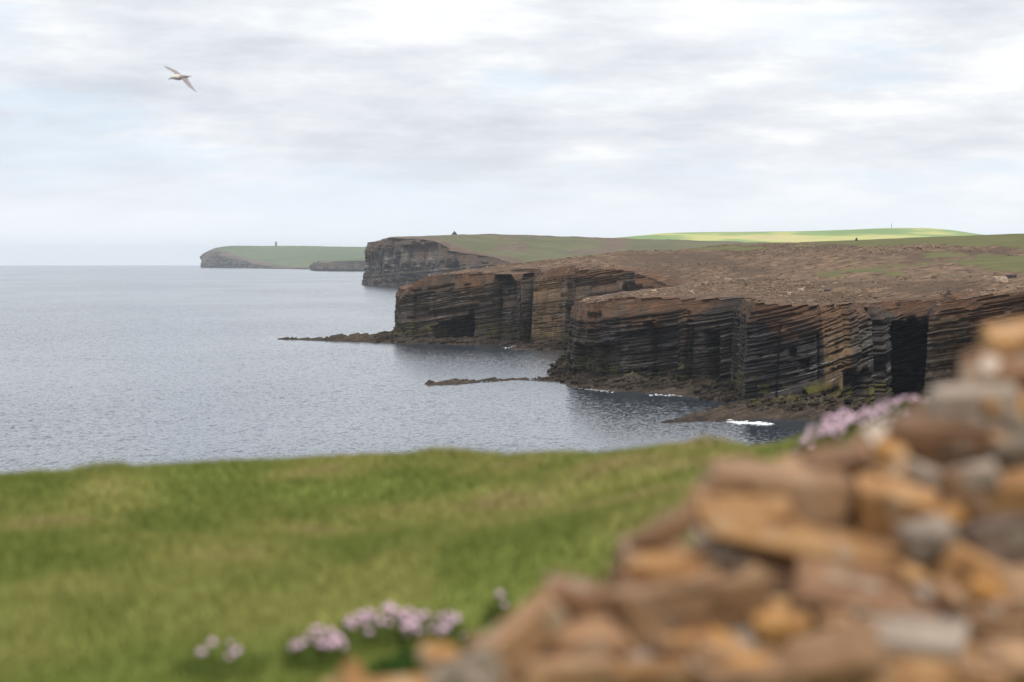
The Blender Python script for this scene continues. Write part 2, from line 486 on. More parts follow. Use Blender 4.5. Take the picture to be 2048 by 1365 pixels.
# ------------------------------------------------------------------ the near coast (500 to 1100 m)
def Pt(px, py, d):
    x, y, z = pix(px, py, d)
    return (x, y, z)
main_ctrl = [Pt(*a) for a in [
    (2250, 562, 395), (2048, 579, 430), (1935, 592, 442), (1846, 605, 452), (1862, 604, 530), (1850, 604, 572), (1800, 604, 573),
    (1752, 606, 560), (1690, 609, 547), (1652, 612, 541), (1560, 611, 544), (1495, 606, 550), (1476, 600, 600), (1472, 598, 628),
    (1350, 599, 640), (1240, 597, 650), (1165, 605, 669), (1150, 606, 700),
    (1200, 596, 760), (1240, 588, 800), (1330, 577, 866), (1400, 570, 850), (1420, 548, 905), (1330, 545, 890),
    (1240, 541, 890), (1136, 543, 904), (1130, 532, 938), (1090, 541, 952), (1060, 549, 963), (1042, 549, 968), (985, 548, 979),
    (930, 549, 985), (882, 551, 990), (820, 564, 1002), (795, 586, 1011),
    (900, 546, 1035), (1000, 531, 1060), (1100, 520, 1085), (1250, 503, 1120), (1400, 495, 1150), (1520, 490, 1170),
    (1700, 484, 1110), (1850, 480, 1060), (2048, 470, 1110), (2200, 466, 1100),
    (1500, 560, 800), (1700, 562, 740), (1900, 563, 640), (2048, 556, 590), (1700, 520, 900), (2000, 525, 790), (2048, 500, 900),
    (1500, 522, 985), (1300, 527, 1000), (1600, 582, 650), (1850, 585, 540), (2300, 540, 600),
    (1000, 535, 1035), (1100, 526, 1040), (1200, 518, 1060), (1250, 512, 1070), (1350, 506, 1070), (1450, 502, 1070), (1520, 498, 1080), (1600, 495, 1060), (1400, 512, 1020), (1600, 508, 960),
    (1300, 504, 1112), (1350, 501, 1112), (1400, 498, 1118), (1450, 495, 1124), (1450, 496, 1220), (1600, 490, 1200), (1700, 486, 1180), (1850, 482, 1180), (2000, 476, 1200), (1350, 500, 1200),
]]
main_ctrl += [(30, 1150, 18), (100, 1280, 26), (220, 1400, 34), (420, 1400, 42), (420, 900, 46), (420, 400, 36), (140, 340, 25)]
T_main = TPS(main_ctrl, 1e-4)
coast = [(140, 330, 1, .2)]
for px, d, a, oc in [
    (2250, 395, 1, .3), (2048, 430, 1, .3), (1935, 442, 1, .35), (1860, 451, .9, .3), (1846, 452, .4, .2), (1850, 458, .3, 0), (1858, 475, .4, 0), (1864, 530, .4, -.9), (1852, 572, .4, -.9),
    (1800, 575, .5, -.9), (1760, 564, .6, -.9), (1752, 560, .45, -.5), (1702, 549, .45, -.3), (1700, 548, .35, .6), (1654, 540, .35, .55), (1650, 540, .5, -.8),
    (1600, 541, .8, -.9), (1560, 543, .9, -.9), (1497, 549, .8, -.9), (1488, 560, .35, 0), (1478, 600, .4, 0), (1473, 628, .5, 0),
    (1430, 630, .8, -.2), (1352, 640, 1, -.2), (1350, 640, 1, -.5), (1240, 650, 1, -.4), (1165, 668, 1, .1), (1150, 685, .8, 0), (1148, 720, .8, 0), (1160, 770, .7, 0),
    (1225, 830, .6, 0), (1330, 868, .5, .2), (1250, 888, .8, .15), (1136, 903, .7, .15), (1130, 936, .5, .1),
    (1128, 937, .15, 1), (1090, 950, .15, 1), (1061, 961, .15, 1), (1060, 966, .2, 0), (1060, 995, .1, 0), (1047, 996, .1, 0), (1043, 970, .2, 0), (1040, 967, .5, .1),
    (985, 978, 1, .1), (930, 984, 1, .1), (860, 990, 1, .1), (815, 1000, 1, .1), (793, 1012, .8, .1)]:
    coast.append((*at(px, d), a, oc))
coast += [(-41, 1030, .8, 0), (-33, 1055, .8, 0), (-12, 1078, .8, 0), (30, 1110, .8, 0), (90, 1200, .8, 0)]
coast_poly = [c[:2] for c in coast] + [(200, 1380), (420, 1400), (420, 330)]
def bed_main(x, y):
    kx = 0.27 - 0.10 * sst(y, 560, 660)
    return kx * (x - 45) + 0.004 * (y - 700)
def IDW(pts, x, y, sx_, sy_, p=3):
    num = np.zeros(x.shape); den = np.zeros(x.shape)
    for (px_, d_, v_) in pts:
        a, b = at(px_, d_)
        w_ = 1.0 / ((((x - a) * sx_) ** 2 + ((y - b) * sy_) ** 2) ** (p / 2) + 1e-6)
        num += w_ * v_; den += w_
    return num / den
grass_pts = [(2040, 1000, 1), (1900, 1000, 1), (1800, 1060, 1), (1725, 1095, .9), (2040, 780, .8), (1950, 800, .72), (1870, 840, .55), (2120, 700, .9), (2200, 620, .6),
             (1770, 800, .5), (1760, 760, .45), (1500, 1060, .45), (1440, 1100, .5), (1560, 1120, .4),
             (1600, 950, .1), (1400, 1050, .15), (1300, 1080, .2), (1200, 1040, .1), (1100, 1060, .2), (1000, 1050, 0), (900, 1010, 0), (1700, 880, .2),
             (1700, 700, 0), (1900, 650, .15), (2048, 610, .2), (1500, 800, .1), (1500, 650, 0), (1300, 700, 0), (2048, 480, 0), (1650, 1000, .2), (1980, 900, .35),
             (1850, 930, .3), (1850, 740, .25), (1300, 900, 0)]
def grass_main(x, y):
    gv = IDW(grass_pts, x, y, 1.0, 0.30)
    return gv + 0.9 * (fbm(x / 11, y / 60, 41, 4, 0.55) - 0.5)
def top_main(x, y):
    x = np.asarray(x, float); y = np.asarray(y, float)
    z = T_main(x, y)
    s = z - bed_main(x, y) + 0.5 * (fbm(x / 9, y / 9, 5, 3) - 0.5)
    th = 0.8
    saw = (s / th) - np.floor(s / th)
    gm = sst(grass_main(x, y), 0.42, 0.56)
    fade = (1 - gm) * (0.2 + 0.65 * sst(fbm(x / 30, y / 60, 15, 3), 0.42, 0.58))
    z = z + (0.5 - saw) * th * 0.75 * fade
    z = z + gm * 0.45 + (fbm(x / 7, y / 12, 77, 3) - 0.5) * 0.25
    return z

def alcove_main(x, y, z):
    px = 1024 + F * x / y
    def win(v, a, b, e):
        return sst(v, a - e, a + e) * (1 - sst(v, b - e, b + e))
    d = 20.0 * win(px, 851, 934, 1.2) * (y > 960) * (y < 1005) * (z < 6.0 + (px - 851) * 0.06)
    d = d + 7.0 * win(px, 1419, 1443, 1.0) * (y > 620) * (y < 650) * (z < 13.0 + 2 * vn(px / 6, z * 0, 4))
    d = d + 3.2 * win(px, 1120, 1236, 3.0) * (y > 640) * (y < 690) * (z < 9.0 + (px - 1150) * 0.02)
    d = d + 2.0 * win(px, 1236, 1352, 1.2) * (y > 630) * (y < 660) * (z < 12.5 + (px - 1236) * 0.022)
    d = d + 2.2 * win(px, 1601, 1618, 1.0) * (y > 530) * (y < 550) * (z > 8.2) * (z < 10.6)
    d = d + 2.0 * win(px, 1576, 1590, 1.0) * (y > 530) * (y < 550) * (z > 11.0) * (z < 12.6)
    d = d + 2.0 * win(px, 1690, 1740, 2.0) * (y > 540) * (y < 570) * (z < 8.0)
    d = d + 24.0 * win(px, 1784, 1853, 1.5) * (y > 560) * (y < 585) * (z < 15.5 + 2.5 * vn(px / 9, z * 0, 14))
    d = d + 5.0 * win(px, 1290, 1297, 0.8) * (y > 635) * (y < 660) * (z < 15)
    d = d + 4.0 * win(px, 1551, 1556, 0.8) * (y > 535) * (y < 555) * (z < 17)
    d = d + 5.0 * win(px, 1386, 1392, 0.8) * (y > 620) * (y < 650) * (z < 18)
    d = d + 3.0 * win(px, 985, 992, 0.8) * (y > 965) * (y < 995) * (z < 19)
    d = d + 4.0 * win(px, 1752, 1759, 1.0) * (y > 550) * (y < 575) * (z < 20)
    return d
build_cliff('sea_cliff', coast, 0.42, 0.17, 0.42, top_main, bed_main, M['cliff'], 11, alcove=alcove_main, joint=(2.5, 10.0, 3.2), block=(1.2, 7.0, 0.20), layer=0.22, bulge=0.6, nsm=13,
            label='dark layered flagstone cliffs with clefts and a cave along the near shore')

def build_land(name, topf, bedf, gf, poly, inset, av, yv, mat, label):
    A, Y = np.meshgrid(av, yv)
    X = A * Y
    sd = poly_sd(X, Y, poly)
    Z = topf(X, Y)
    Z = np.where(sd < inset + 0.01, Z - 0.4, Z)
    Fc = grid_faces(*X.shape)
    keep = (sd.ravel()[Fc] > inset).all(1)
    V = np.stack([X, Y, Z], -1).reshape(-1, 3)
    V, Fc, at_ = prune(V, Fc[keep], {'gr': gf(X, Y), 's': Z - bedf(X, Y)})
    o = link(name, make_mesh(name, V, Fc, mat, at_, smooth=False))
    return tag(o, label, kind='structure')
build_land('clifftop_slope', top_main, bed_main, grass_main, coast_poly, 6.2,
           np.linspace(-0.055, 0.235, 760), np.geomspace(385, 1395, 330), M['land'],
           'brown stony slope with patches of green turf above the near cliffs')

# rock shelves along the foot of the near cliffs
def build_shelf():
    xs = np.arange(-96, 80, 0.42); ys = np.arange(478, 1075, 0.75)
    X, Y = np.meshgrid(xs, ys)
    sd = -poly_sd(X, Y, coast_poly)
    wdt = 3.0 + 0 * X; hgt = 0.9 + 0 * X
    for cx, cy, rx, ry, ww, hh in [(*at(1560, 530), 22, 22, 15, 3.4), (*at(1300, 645), 26, 30, 9, 2.0), (*at(1400, 622), 10, 16, 12, 1.6),
                                  (*at(1140, 735), 10, 30, 5, 5.5), (*at(1110, 940), 12, 16, 14, 2.0), (*at(950, 985), 25, 18, 2, 0.8), (*at(800, 1010), 8, 14, 8, 3.6)]:
        gg = np.exp(-((X - cx) / rx) ** 2 - ((Y - cy) / ry) ** 2)
        wdt += gg * ww; hgt += gg * hh
    wdt *= 0.55 + 0.9 * fbm(X / 12, Y / 12, 21, 3)
    h = hgt * (1 - np.clip(sd, -8, None) / wdt)
    h = np.minimum(h, hgt * 1.3)
    def spit(pa, pb, wa, wb, ha, hb, wob=2.0, seed=1, power=1.0):
        (ax, ay), (bx, by) = pa, pb
        ex, ey = bx - ax, by - ay; L = math.hypot(ex, ey)
        t = ((X - ax) * ex + (Y - ay) * ey) / (L * L)
        dd = np.abs((X - ax) * ey - (Y - ay) * ex) / L + wob * (fbm(X / 6, Y / 6, seed, 3) - 0.5)
        tc = np.clip(t, 0, 1)
        ww = wa + (wb - wa) * tc; hh = ha + (hb - ha) * tc ** power
        v = hh - (dd / ww) ** 2 * (np.abs(hh) + 0.8)
        return np.where((t > -0.05) & (t < 1.06), v - np.clip(t - 1, 0, 1) * 30, -9)
    sx0 = lambda px, py: sea_xy(px, py)
    h = np.maximum(h, spit(at(812, 1010), sea_xy(556, 679), 12, 3.4, 4.0, 0.45, 1.2, 31, 0.7))
    h = np.maximum(h, spit(at(1170, 688), sea_xy(1010, 759.5), 7, 3.6, 1.4, 0.5, 1.0, 32))
    h = np.maximum(h, spit(sea_xy(1050, 758), sea_xy(868, 770), 3.8, 4.8, 0.5, 0.8, 1.0, 33))
    h = np.maximum(h, spit(at(1470, 533), sea_xy(1325, 846), 8, 2.0, 2.2, 0.2, 2, 34))
    h = np.maximum(h, spit(at(1135, 925), sea_xy(1012, 700), 9, 2.5, 1.6, 0.2, 2, 35))
    h = np.maximum(h, spit(at(1500, 590), sea_xy(1395, 797), 7, 2.5, 2.2, 0.2, 2, 36))
    h = h + (fbm(X / 3.5, Y / 5, 51, 4, 0.6) - 0.5) * np.clip(0.9 + h * 0.7, 0.5, 4.0)
    wx = X + 1.5 * (vn(X / 4, Y / 4, 3) - .5); wy = Y + 2.5 * (vn(X / 4, Y / 4, 8) - .5)
    h = h + (hsh(np.floor(wx / 1.7), np.floor(wy / 2.6), 5) - 0.5) * np.clip(0.15 + 0.35 * h, 0.1, 1.3)
    s = h - bed_main(X, Y)
    th = 0.62
    q = np.floor(s / th); fr = s / th - q
    h2 = (q + sst(fr, 0.8, 1.0)) * th + bed_main(X, Y)
    h = 0.12 * h + 0.88 * h2
    Fc = grid_faces(*X.shape)
    hf = h.ravel()[Fc]; sf = sd.ravel()[Fc]
    keep = (hf.max(1) > -0.7) & (sf.max(1) > -6)
    V = np.stack([X, Y, h], -1).reshape(-1, 3)
    V, Fc, a_ = prune(V, Fc[keep], {'s': h - bed_main(X, Y), 'dep': 12 + 0 * h, 'och': 0 * h})
    r = np.random.default_rng(64)
    ii = np.nonzero((h.ravel() > 0.35) & (sd.ravel() > 0.5) & (sd.ravel() < 9) & (h.ravel() < 7))[0]
    ii = r.choice(ii, min(3800, len(ii)), replace=False)
    n = len(ii)
    sz_ = 0.18 + 0.75 * r.random(n) ** 3
    base = np.array([[-1, -1, -.7], [1, -1, -.7], [1, 1, -.7], [-1, 1, -.7], [-1, -1, .5], [1, -1, .5], [1, 1, .5], [-1, 1, .5]], float)
    B = base[None] * r.uniform(0.5, 1.1, (n, 8, 3)) * sz_[:, None, None]
    B[:, :, 0] *= r.uniform(0.8, 1.6, n)[:, None]
    B[:, :, 2] += B[:, :, 0] * 0.2
    px_ = X.ravel()[ii] + r.uniform(-.3, .3, n); py_ = Y.ravel()[ii] + r.uniform(-.4, .4, n)
    RV = np.stack([B[:, :, 0] + px_[:, None], B[:, :, 1] + py_[:, None], B[:, :, 2] + h.ravel()[ii][:, None]], -1).reshape(-1, 3)
    qf = np.array([[3, 2, 1, 0], [4, 5, 6, 7], [0, 1, 5, 4], [1, 2, 6, 5], [2, 3, 7, 6], [3, 0, 4, 7]])
    RF = (qf[None] + 8 * np.arange(n)[:, None, None]).reshape(-1, 4)
    ro = link('shore_rubble', make_mesh('shore_rubble', RV, RF, M['shelf'], {'s': RV[:, 2] - bed_main(RV[:, 0], RV[:, 1]), 'dep': 12 + 0 * RV[:, 2], 'och': 0 * RV[:, 2], 'bed': np.repeat(r.uniform(-1, 1, n), 8)}))
    tag(ro, 'dark broken rubble lying along the shore rocks below the near cliffs', 'rubble', kind='stuff')
    o = link('rock_shelf', make_mesh('rock_shelf', V, Fc, M['shelf'], a_))
    tag(o, 'low brown rock shelves and spits at the foot of the near cliffs', kind='structure')
def sea_xy(px, py):
    y = 500.0
    vx, vy, vz = ray(px, py)
    for _ in range(60):
        x = vx / vy * y
        y = (sea_z(x, y) - CAM_Z) / (vz / vy)
    return (vx / vy * y, y)
build_shelf()

# ------------------------------------------------------------------ far headlands
far_ctrl = [Pt(*a) for a in [
    (738, 489, 3110), (755, 481, 3040), (775, 477, 2960), (820, 479, 2880), (862, 486, 2830), (884, 503, 2790), (955, 513, 2740), (1010, 528, 2690), (1100, 540, 2600), (1300, 540, 2300),
    (780, 475.5, 3120), (850, 473, 3130), (908, 470, 3150), (1000, 472, 3220), (1100, 474, 3250), (1250, 477.5, 3250), (1450, 484, 3150), (1700, 490, 3000), (1900, 492, 3000),
    (1000, 495, 2900), (1100, 505, 2850), (1300, 503, 2800), (1500, 503, 2700), (930, 480, 2960), (820, 475, 3050)]]
far_ctrl += [(-60, 3600, 40), (100, 3900, 40), (500, 4000, 40), (800, 3600, 40)]
T_far = TPS(far_ctrl, 1e-3, 300.0)
far_coast = []
for px, d, a in [(727, 3160, 1), (731, 3114, 1), (752, 3030, 1), (796, 2900, 1), (850, 2830, 1), (890, 2785, 1), (925, 2765, 1), (960, 2735, 1), (1010, 2680, 1), (1110, 2590, 1), (1300, 2300, 1)]:
    far_coast.append((*at(px + 13, d), a, 0.0))
far_coast = [(-40, 3900, 1, 0), (-140, 3500, 1, 0), (-170, 3300, 1, 0)] + far_coast
far_coast = far_coast[::-1]
far_poly = [c[:2] for c in far_coast] + [(900, 3900), (900, 2300)]
bed_far = lambda x, y: 0.10 * (x + 100) + 0.0 * y
def grass_far(x, y):
    px = 1024 + F * x / y
    return 0.64 + 1.4 * (fbm(x / 35, y / 160, 61, 4, 0.6) - 0.5) - 0.35 * sst(px, 850, 790) - 0.45 * sst(T_far(x, y), 46, 54) * sst(px, 900, 1000) * fbm(x / 30, y / 200, 8, 3) - 0.3 * sst(poly_sd(x, y, far_poly), 60, 10)
def top_far(x, y):
    return T_far(x, y) + (fbm(np.asarray(x) / 18, np.asarray(y) / 60, 91, 4) - 0.5) * 2.4
def alcove_far(x, y, z):
    px = 1024 + F * x / y
    d = 22 * sst(px, 893, 900) * (1 - sst(px, 914, 920)) * (z < 26 - 0.09 * (px - 905) ** 2 * 0.5)
    d = d + 6.0 * sst(px, 800, 806) * (1 - sst(px, 838, 842)) * (z < 12)
    return d
build_cliff('headland_cliff', far_coast, 1.3, 0.9, 2.4, top_far, bed_far, M['cliff_far'], 23, setback=0.09, joint=(6, 28, 7), block=(3, 14, 0.7), layer=0.7,
            bulge=3, lip=22, crest=6.0, alcove=alcove_far, label='tall grey cliff of the middle headland streaked white by seabirds', nsm=15)
build_land('headland_slope', top_far, bed_far, grass_far, far_poly, 15, np.linspace(-0.056, 0.235, 420), np.geomspace(2280, 3900, 200), M['land_far'],
           'green and brown heath slope of the middle headland')

# small headland at 7 km and the tower headland at 10 km
def far_block(nm, ctrl, coastd, extra, polyx, bed, seed, yv, av, lab1, lab2, gfn, step=4.0, sb=0.25):
    T = TPS([Pt(*a) for a in ctrl] + extra, 1e-3, 1000.0)
    top = lambda x, y: T(x, y) + (fbm(np.asarray(x) / 60, np.asarray(y) / 200, seed, 3) - 0.5) * 3
    cst = [(*at(px + 4, d), 1.0, 0.0) for px, d in coastd]
    poly = [c[:2] for c in cst] + polyx
    build_cliff(nm + '_cliff', cst, step, 3, 9, top, bed, M['cliff_farthest'], seed, setback=sb, zbot=-20, joint=(14, 60, 22), block=(8, 40, 2.5), layer=2.5, bulge=8, lip=50, crest=8.0, label=lab1, nsm=9)
    build_land(nm + '_slope', top, bed, gfn, poly, 22, av, yv, M['land_farthest'], lab2)
    return T, top
flat = lambda x, y: 0 * x + 0 * y
far_block('low_headland', [(628, 534, 7000), (640, 527, 6900), (660, 524, 6850), (700, 523, 6800), (735, 521, 6700), (800, 518, 6500), (660, 522, 7200), (735, 517, 7200), (850, 512, 7100), (690, 520, 7400), (820, 514, 7500)],
          [(900, 6300), (800, 6480), (735, 6680), (716, 6740), (700, 6720), (672, 6830), (655, 6820), (637, 6900), (625, 7000), (628, 7200), (650, 7600)], [],
          [at(800, 7700), at(1000, 7600), at(1000, 6300)], flat, 71, np.geomspace(6300, 7600, 60), np.linspace(-0.072, 0.0, 160),
          'pale grey low cliff beyond the middle headland', 'short green slope above the pale grey low cliff', lambda x, y: 0.85 + 0 * x, sb=0.5)
far_block('distant_headland', [(404, 531, 10050), (409, 514, 10000), (420, 504, 9900), (440, 511, 9750), (470, 520, 9600), (500, 527, 9300), (530, 533.5, 8950), (620, 537, 7950), (735, 539, 7500),
           (424, 498, 10100), (440, 495.5, 10150), (500, 494, 10200), (552, 492, 10250), (620, 495, 10200), (735, 498, 10200), (900, 501, 10200), (600, 512, 9500), (735, 515, 9300), (900, 520, 9000), (500, 508, 9900)],
          [(1000, 7100), (850, 7250), (735, 7480), (620, 7930), (575, 8450), (530, 8920), (500, 9280), (470, 9580), (440, 9730), (420, 9900), (405, 10000), (400, 10150), (415, 10600)],
          [(-900, 11100, 40), (0, 11100, 60)],
          [at(430, 11200), at(1000, 11200), at(1000, 7100)], flat, 81, np.geomspace(7100, 11100, 130), np.linspace(-0.111, 0.0, 260),
          'hazy blue-grey cliff of the farthest headland', 'hazy green slope of the farthest headland',
          lambda x, y: 0.85 + 0.35 * (fbm(x / 300, y / 900, 3, 3) - 0.5) - 0.35 * sst(y, 9000, 8000), sb=0.15)

def build_hill():
    m, t = new_mat('pasture_painted_sunlit')
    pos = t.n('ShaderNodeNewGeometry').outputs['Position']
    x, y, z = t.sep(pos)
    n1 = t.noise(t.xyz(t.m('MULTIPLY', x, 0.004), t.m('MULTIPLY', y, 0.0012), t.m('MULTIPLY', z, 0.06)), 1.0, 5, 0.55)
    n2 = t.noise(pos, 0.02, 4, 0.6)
    c = t.ramp(n1, [(0.38, (0.14, 0.215, 0.06)), (0.5, (0.20, 0.27, 0.08)), (0.56, (0.40, 0.39, 0.12)), (0.66, (0.44, 0.37, 0.16))])  # sunlight on the hill is put into these brighter pasture colours
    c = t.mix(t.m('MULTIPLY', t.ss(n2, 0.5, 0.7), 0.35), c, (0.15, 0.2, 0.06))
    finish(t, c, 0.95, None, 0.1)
    pts = [(1150, 482), (1250, 475), (1330, 467.5), (1430, 465), (1600, 463.3), (1700, 460), (1760, 457), (1800, 456.2), (1850, 456.5), (1900, 460.5), (1960, 469), (2048, 477), (2200, 486)]
    xs = np.linspace(1120, 2230, 260); ys = np.linspace(5000, 7600, 60)
    PX, YY = np.meshgrid(xs, ys)
    X = (PX - 1024) / F * YY
    ridge = np.interp(PX, [p[0] for p in pts], [p[1] for p in pts])
    kk = np.array([1, 4, 7, 9, 10, 9, 7, 4, 1], float); kk /= kk.sum()
    rr = np.convolve(np.pad(ridge[0], 4, mode='edge'), kk, 'valid')
    zr = CAM_Z + (515 - rr[None, :]) / F * 6600
    zz = 10 + (zr - 10) * np.exp(-((YY - 6600) / 1050.0) ** 2)
    zz = zz + (fbm(X / 200, YY / 300, 19, 3) - 0.5) * 3
    V = np.stack([X, YY, zz], -1).reshape(-1, 3)
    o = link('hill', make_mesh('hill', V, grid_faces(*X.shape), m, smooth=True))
    tag(o, 'pasture hill painted sunlit yellow-green on the right skyline', kind='structure')
build_hill()

# ------------------------------------------------------------------ small landmarks
def simple_mat(name, a, b, scale, rough=0.9, det=4):
    m, t = new_mat(name)
    co = t.n('ShaderNodeTexCoord').outputs['Object']
    n1 = t.noise(co, scale, det, 0.6)
    finish(t, t.mix(t.ss(n1, 0.35, 0.65), a, b), rough, bump(t, n1, 0.3 / scale), 0.2)
    return m
M['tower'] = simple_mat('tower_stone', (0.13, 0.11, 0.10), (0.24, 0.21, 0.19), 1.2)
M['dark_stone'] = simple_mat('dark_stone', (0.045, 0.038, 0.035), (0.11, 0.09, 0.08), 2.0)
M['steel'] = simple_mat('mast_steel', (0.10, 0.10, 0.11), (0.16, 0.16, 0.17), 1.0, 0.6)
M['pale_slab'] = simple_mat('pale_slab', (0.32, 0.23, 0.16), (0.50, 0.39, 0.30), 1.3)
M['dark_tuft'] = simple_mat('dark_tussock', (0.02, 0.024, 0.012), (0.05, 0.055, 0.022), 4.0)

def bm_box(bm, c, s, rz=0.0, taper=1.0, jit=0.0):
    vs = []
    for dz in (-1, 1):
        for dx, dy in ((-1, -1), (1, -1), (1, 1), (-1, 1)):
            k = taper if dz > 0 else 1.0
            p = Vector((dx * s[0] / 2 * k, dy * s[1] / 2 * k, dz * s[2] / 2)) + Vector([random.uniform(-jit, jit) for _ in range(3)])
            p.rotate(Euler((0, 0, rz)))
            vs.append(bm.verts.new(p + Vector(c)))
    for f in ((3, 2, 1, 0), (4, 5, 6, 7), (0, 1, 5, 4), (1, 2, 6, 5), (2, 3, 7, 6), (3, 0, 4, 7)):
        bm.faces.new([vs[i] for i in f])
def bm_obj(name, bm, mat, parent=None, loc=None, smooth=False):
    me = bpy.data.meshes.new(name)
    bm.normal_update()
    bm.to_mesh(me); bm.free()
    me.materials.append(mat)
    if smooth:
        for p in me.polygons: p.use_smooth = True
    return link(name, me, parent, loc)
def empty(name, loc, rz=0.0):
    o = bpy.data.objects.new(name, None)
    o.location = loc; o.rotation_euler = (0, 0, rz); o.empty_display_size = 0.3
    scene.collection.objects.link(o)
    return o

def build_tower():
    b = pix(552, 492.4, 10250)
    t = empty('stone_tower', (b[0], b[1], b[2] - 1.0), R(20))
    tag(t, 'tiny square stone memorial tower on the crest of the farthest headland', 'tower')
    bm = bmesh.new(); bm_box(bm, (0, 0, 7.0), (6.6, 6.6, 14.0), taper=0.86); bm_obj('shaft', bm, M['tower'], t)
    bm = bmesh.new(); bm_box(bm, (0, 0, 0.5), (8.2, 8.2, 1.4)); bm_obj('plinth', bm, M['tower'], t)
    bm = bmesh.new(); bm_box(bm, (0, 0, 14.3), (6.5, 6.5, 0.8)); bm_obj('parapet', bm, M['tower'], t)
    for ax, ay in ((-1, -1), (1, -1), (1, 1), (-1, 1)):
        bm = bmesh.new(); bm_box(bm, (ax * 2.4, ay * 2.4, 15.5), (1.7, 1.7, 1.8)); bm_obj('merlon', bm, M['tower'], t)
build_tower()

def rough_stone(w_, d_, h_, seed, cuts=2, smooth=True, irr=0.0):
    """irregular slab: hull of jittered points on a box, bevelled"""
    r = random.Random(seed)
    bm = bmesh.new()
    for sx_ in (-1, 1):
        for sy_ in (-1, 1):
            for sz_ in (-1, 1):
                bm.verts.new((sx_ * w_ / 2 * r.uniform(.68, 1), sy_ * d_ / 2 * r.uniform(.68, 1), sz_ * h_ / 2 * r.uniform(.74, 1)))
    for _ in range(9):
        p = [r.uniform(-1, 1) for _ in range(3)]
        ax = r.choice((0, 0, 1, 1, 2))
        p[ax] = math.copysign(r.uniform(.86, 1.0), p[ax])
        bm.verts.new((p[0] * w_ / 2, p[1] * d_ / 2, p[2] * h_ / 2 * .9))
    if irr:
        ta, tb, sk = r.uniform(-.28, .28), r.uniform(-.2, .2), r.uniform(-.25, .25)
        for v in bm.verts:
            fx, fy = v.co.x / (w_ / 2), v.co.y / (d_ / 2)
            v.co.z *= 1 + ta * fx + tb * fy
            v.co.x += sk * v.co.z
    res = bmesh.ops.convex_hull(bm, input=bm.verts)
    bmesh.ops.delete(bm, geom=[e for e in res['geom_interior'] if isinstance(e, bmesh.types.BMVert)], context='VERTS')
    bmesh.ops.dissolve_limit(bm, angle_limit=R(9), verts=bm.verts, edges=bm.edges)
    if smooth:
        bmesh.ops.bevel(bm, geom=list(bm.edges), offset=min(w_, d_, h_) * 0.03, segments=1, affect='EDGES', clamp_overlap=True)
    bmesh.ops.recalc_face_normals(bm, faces=bm.faces)
    return bm

def cairn(px, py, d, h_, label, mat, wide=1.0):
    b = pix(px, py, d)
    c = empty('cairn', (b[0], b[1], b[2] - 0.6))
    tag(c, label, 'cairn')
    z = 0.0; k = 0
    while z < h_ + 0.4:
        rad = max(0.35, (1 - z / (h_ + 0.9)) * h_ * 0.8 * wide)
        n = max(1, int(rad * 3))
        for i in range(n):
            a = i / n * 2 * math.pi + k
            rr = rad * 0.55 if n > 1 else 0
            bm = rough_stone(rad * 1.1 + .25, rad * 0.9 + .25, 0.5 * h_ / 3 + .25, 100 + k, smooth=False)
            o = bm_obj('stone', bm, mat, c, (math.cos(a) * rr, math.sin(a) * rr, z + 0.3))
            o.rotation_euler = (0, 0, a); k += 1
        z += 0.45 * h_ / 3 + 0.18
cairn(909, 468.8, 3150, 3.4, 'dark pointed stone cairn on the crest of the middle headland', M['dark_stone'])

def mast():
    b = pix(1783, 457.3, 6600)
    t = empty('mast', (b[0], b[1], b[2] - 1))
    tag(t, 'thin dark mast standing on the bright pasture hill', 'mast')
    bm = bmesh.new()
    for sx_, sy_ in ((-.5, -.4), (.5, -.4), (0, .5)):
        bm_box(bm, (sx_ * 0.8, sy_ * 0.8, 5.8), (0.3, 0.3, 11.6))
    bm_obj('lattice', bm, M['steel'], t)
    for z in (2.5, 5, 7.5, 10):
        bm = bmesh.new(); bm_box(bm, (0, 0, z), (1.3, 1.2, 0.22)); bm_obj('brace', bm, M['steel'], t)
    bm = bmesh.new(); bm_box(bm, (0, 0, 12), (0.9, 0.9, 1.6)); bm_obj('antenna', bm, M['steel'], t)
mast()

def land_hit(px, py, y0=400, y1=1390):
    vx, vy, vz = ray(px, py)
    ys = np.arange(y0, y1, 0.5)
    xs = vx / vy * ys
    zr = CAM_Z + vz / vy * ys
    sd = poly_sd(xs, ys, coast_poly)
    zt = top_main(xs, ys)
    ok = (sd > 1.0) & (zt >= zr)
    i = int(np.argmax(ok)) if ok.any() else len(ys) - 1
    return xs[i], ys[i], zt[i]

def skyline_tuft():
    x, y, z = pix(1713, 477.0, 1098)
    zz = float(top_main(np.array([x]), np.array([y]))[0])
    c = empty('cairn', (x, y, zz - 0.1))
    tag(c, 'small dark mossy cairn on the near skyline below the bright hill', 'cairn')
    for k, (dx, dz, w_, h_) in enumerate([(0, 0.2, 1.1, .5), (-.05, .55, .9, .4), (.05, .85, .75, .35), (0, 1.1, .5, .3)]):
        o = bm_obj('stone', rough_stone(w_, w_ * .8, h_, 300 + k, smooth=False), M['dark_tuft'], c, (dx, 0, dz))
skyline_tuft()

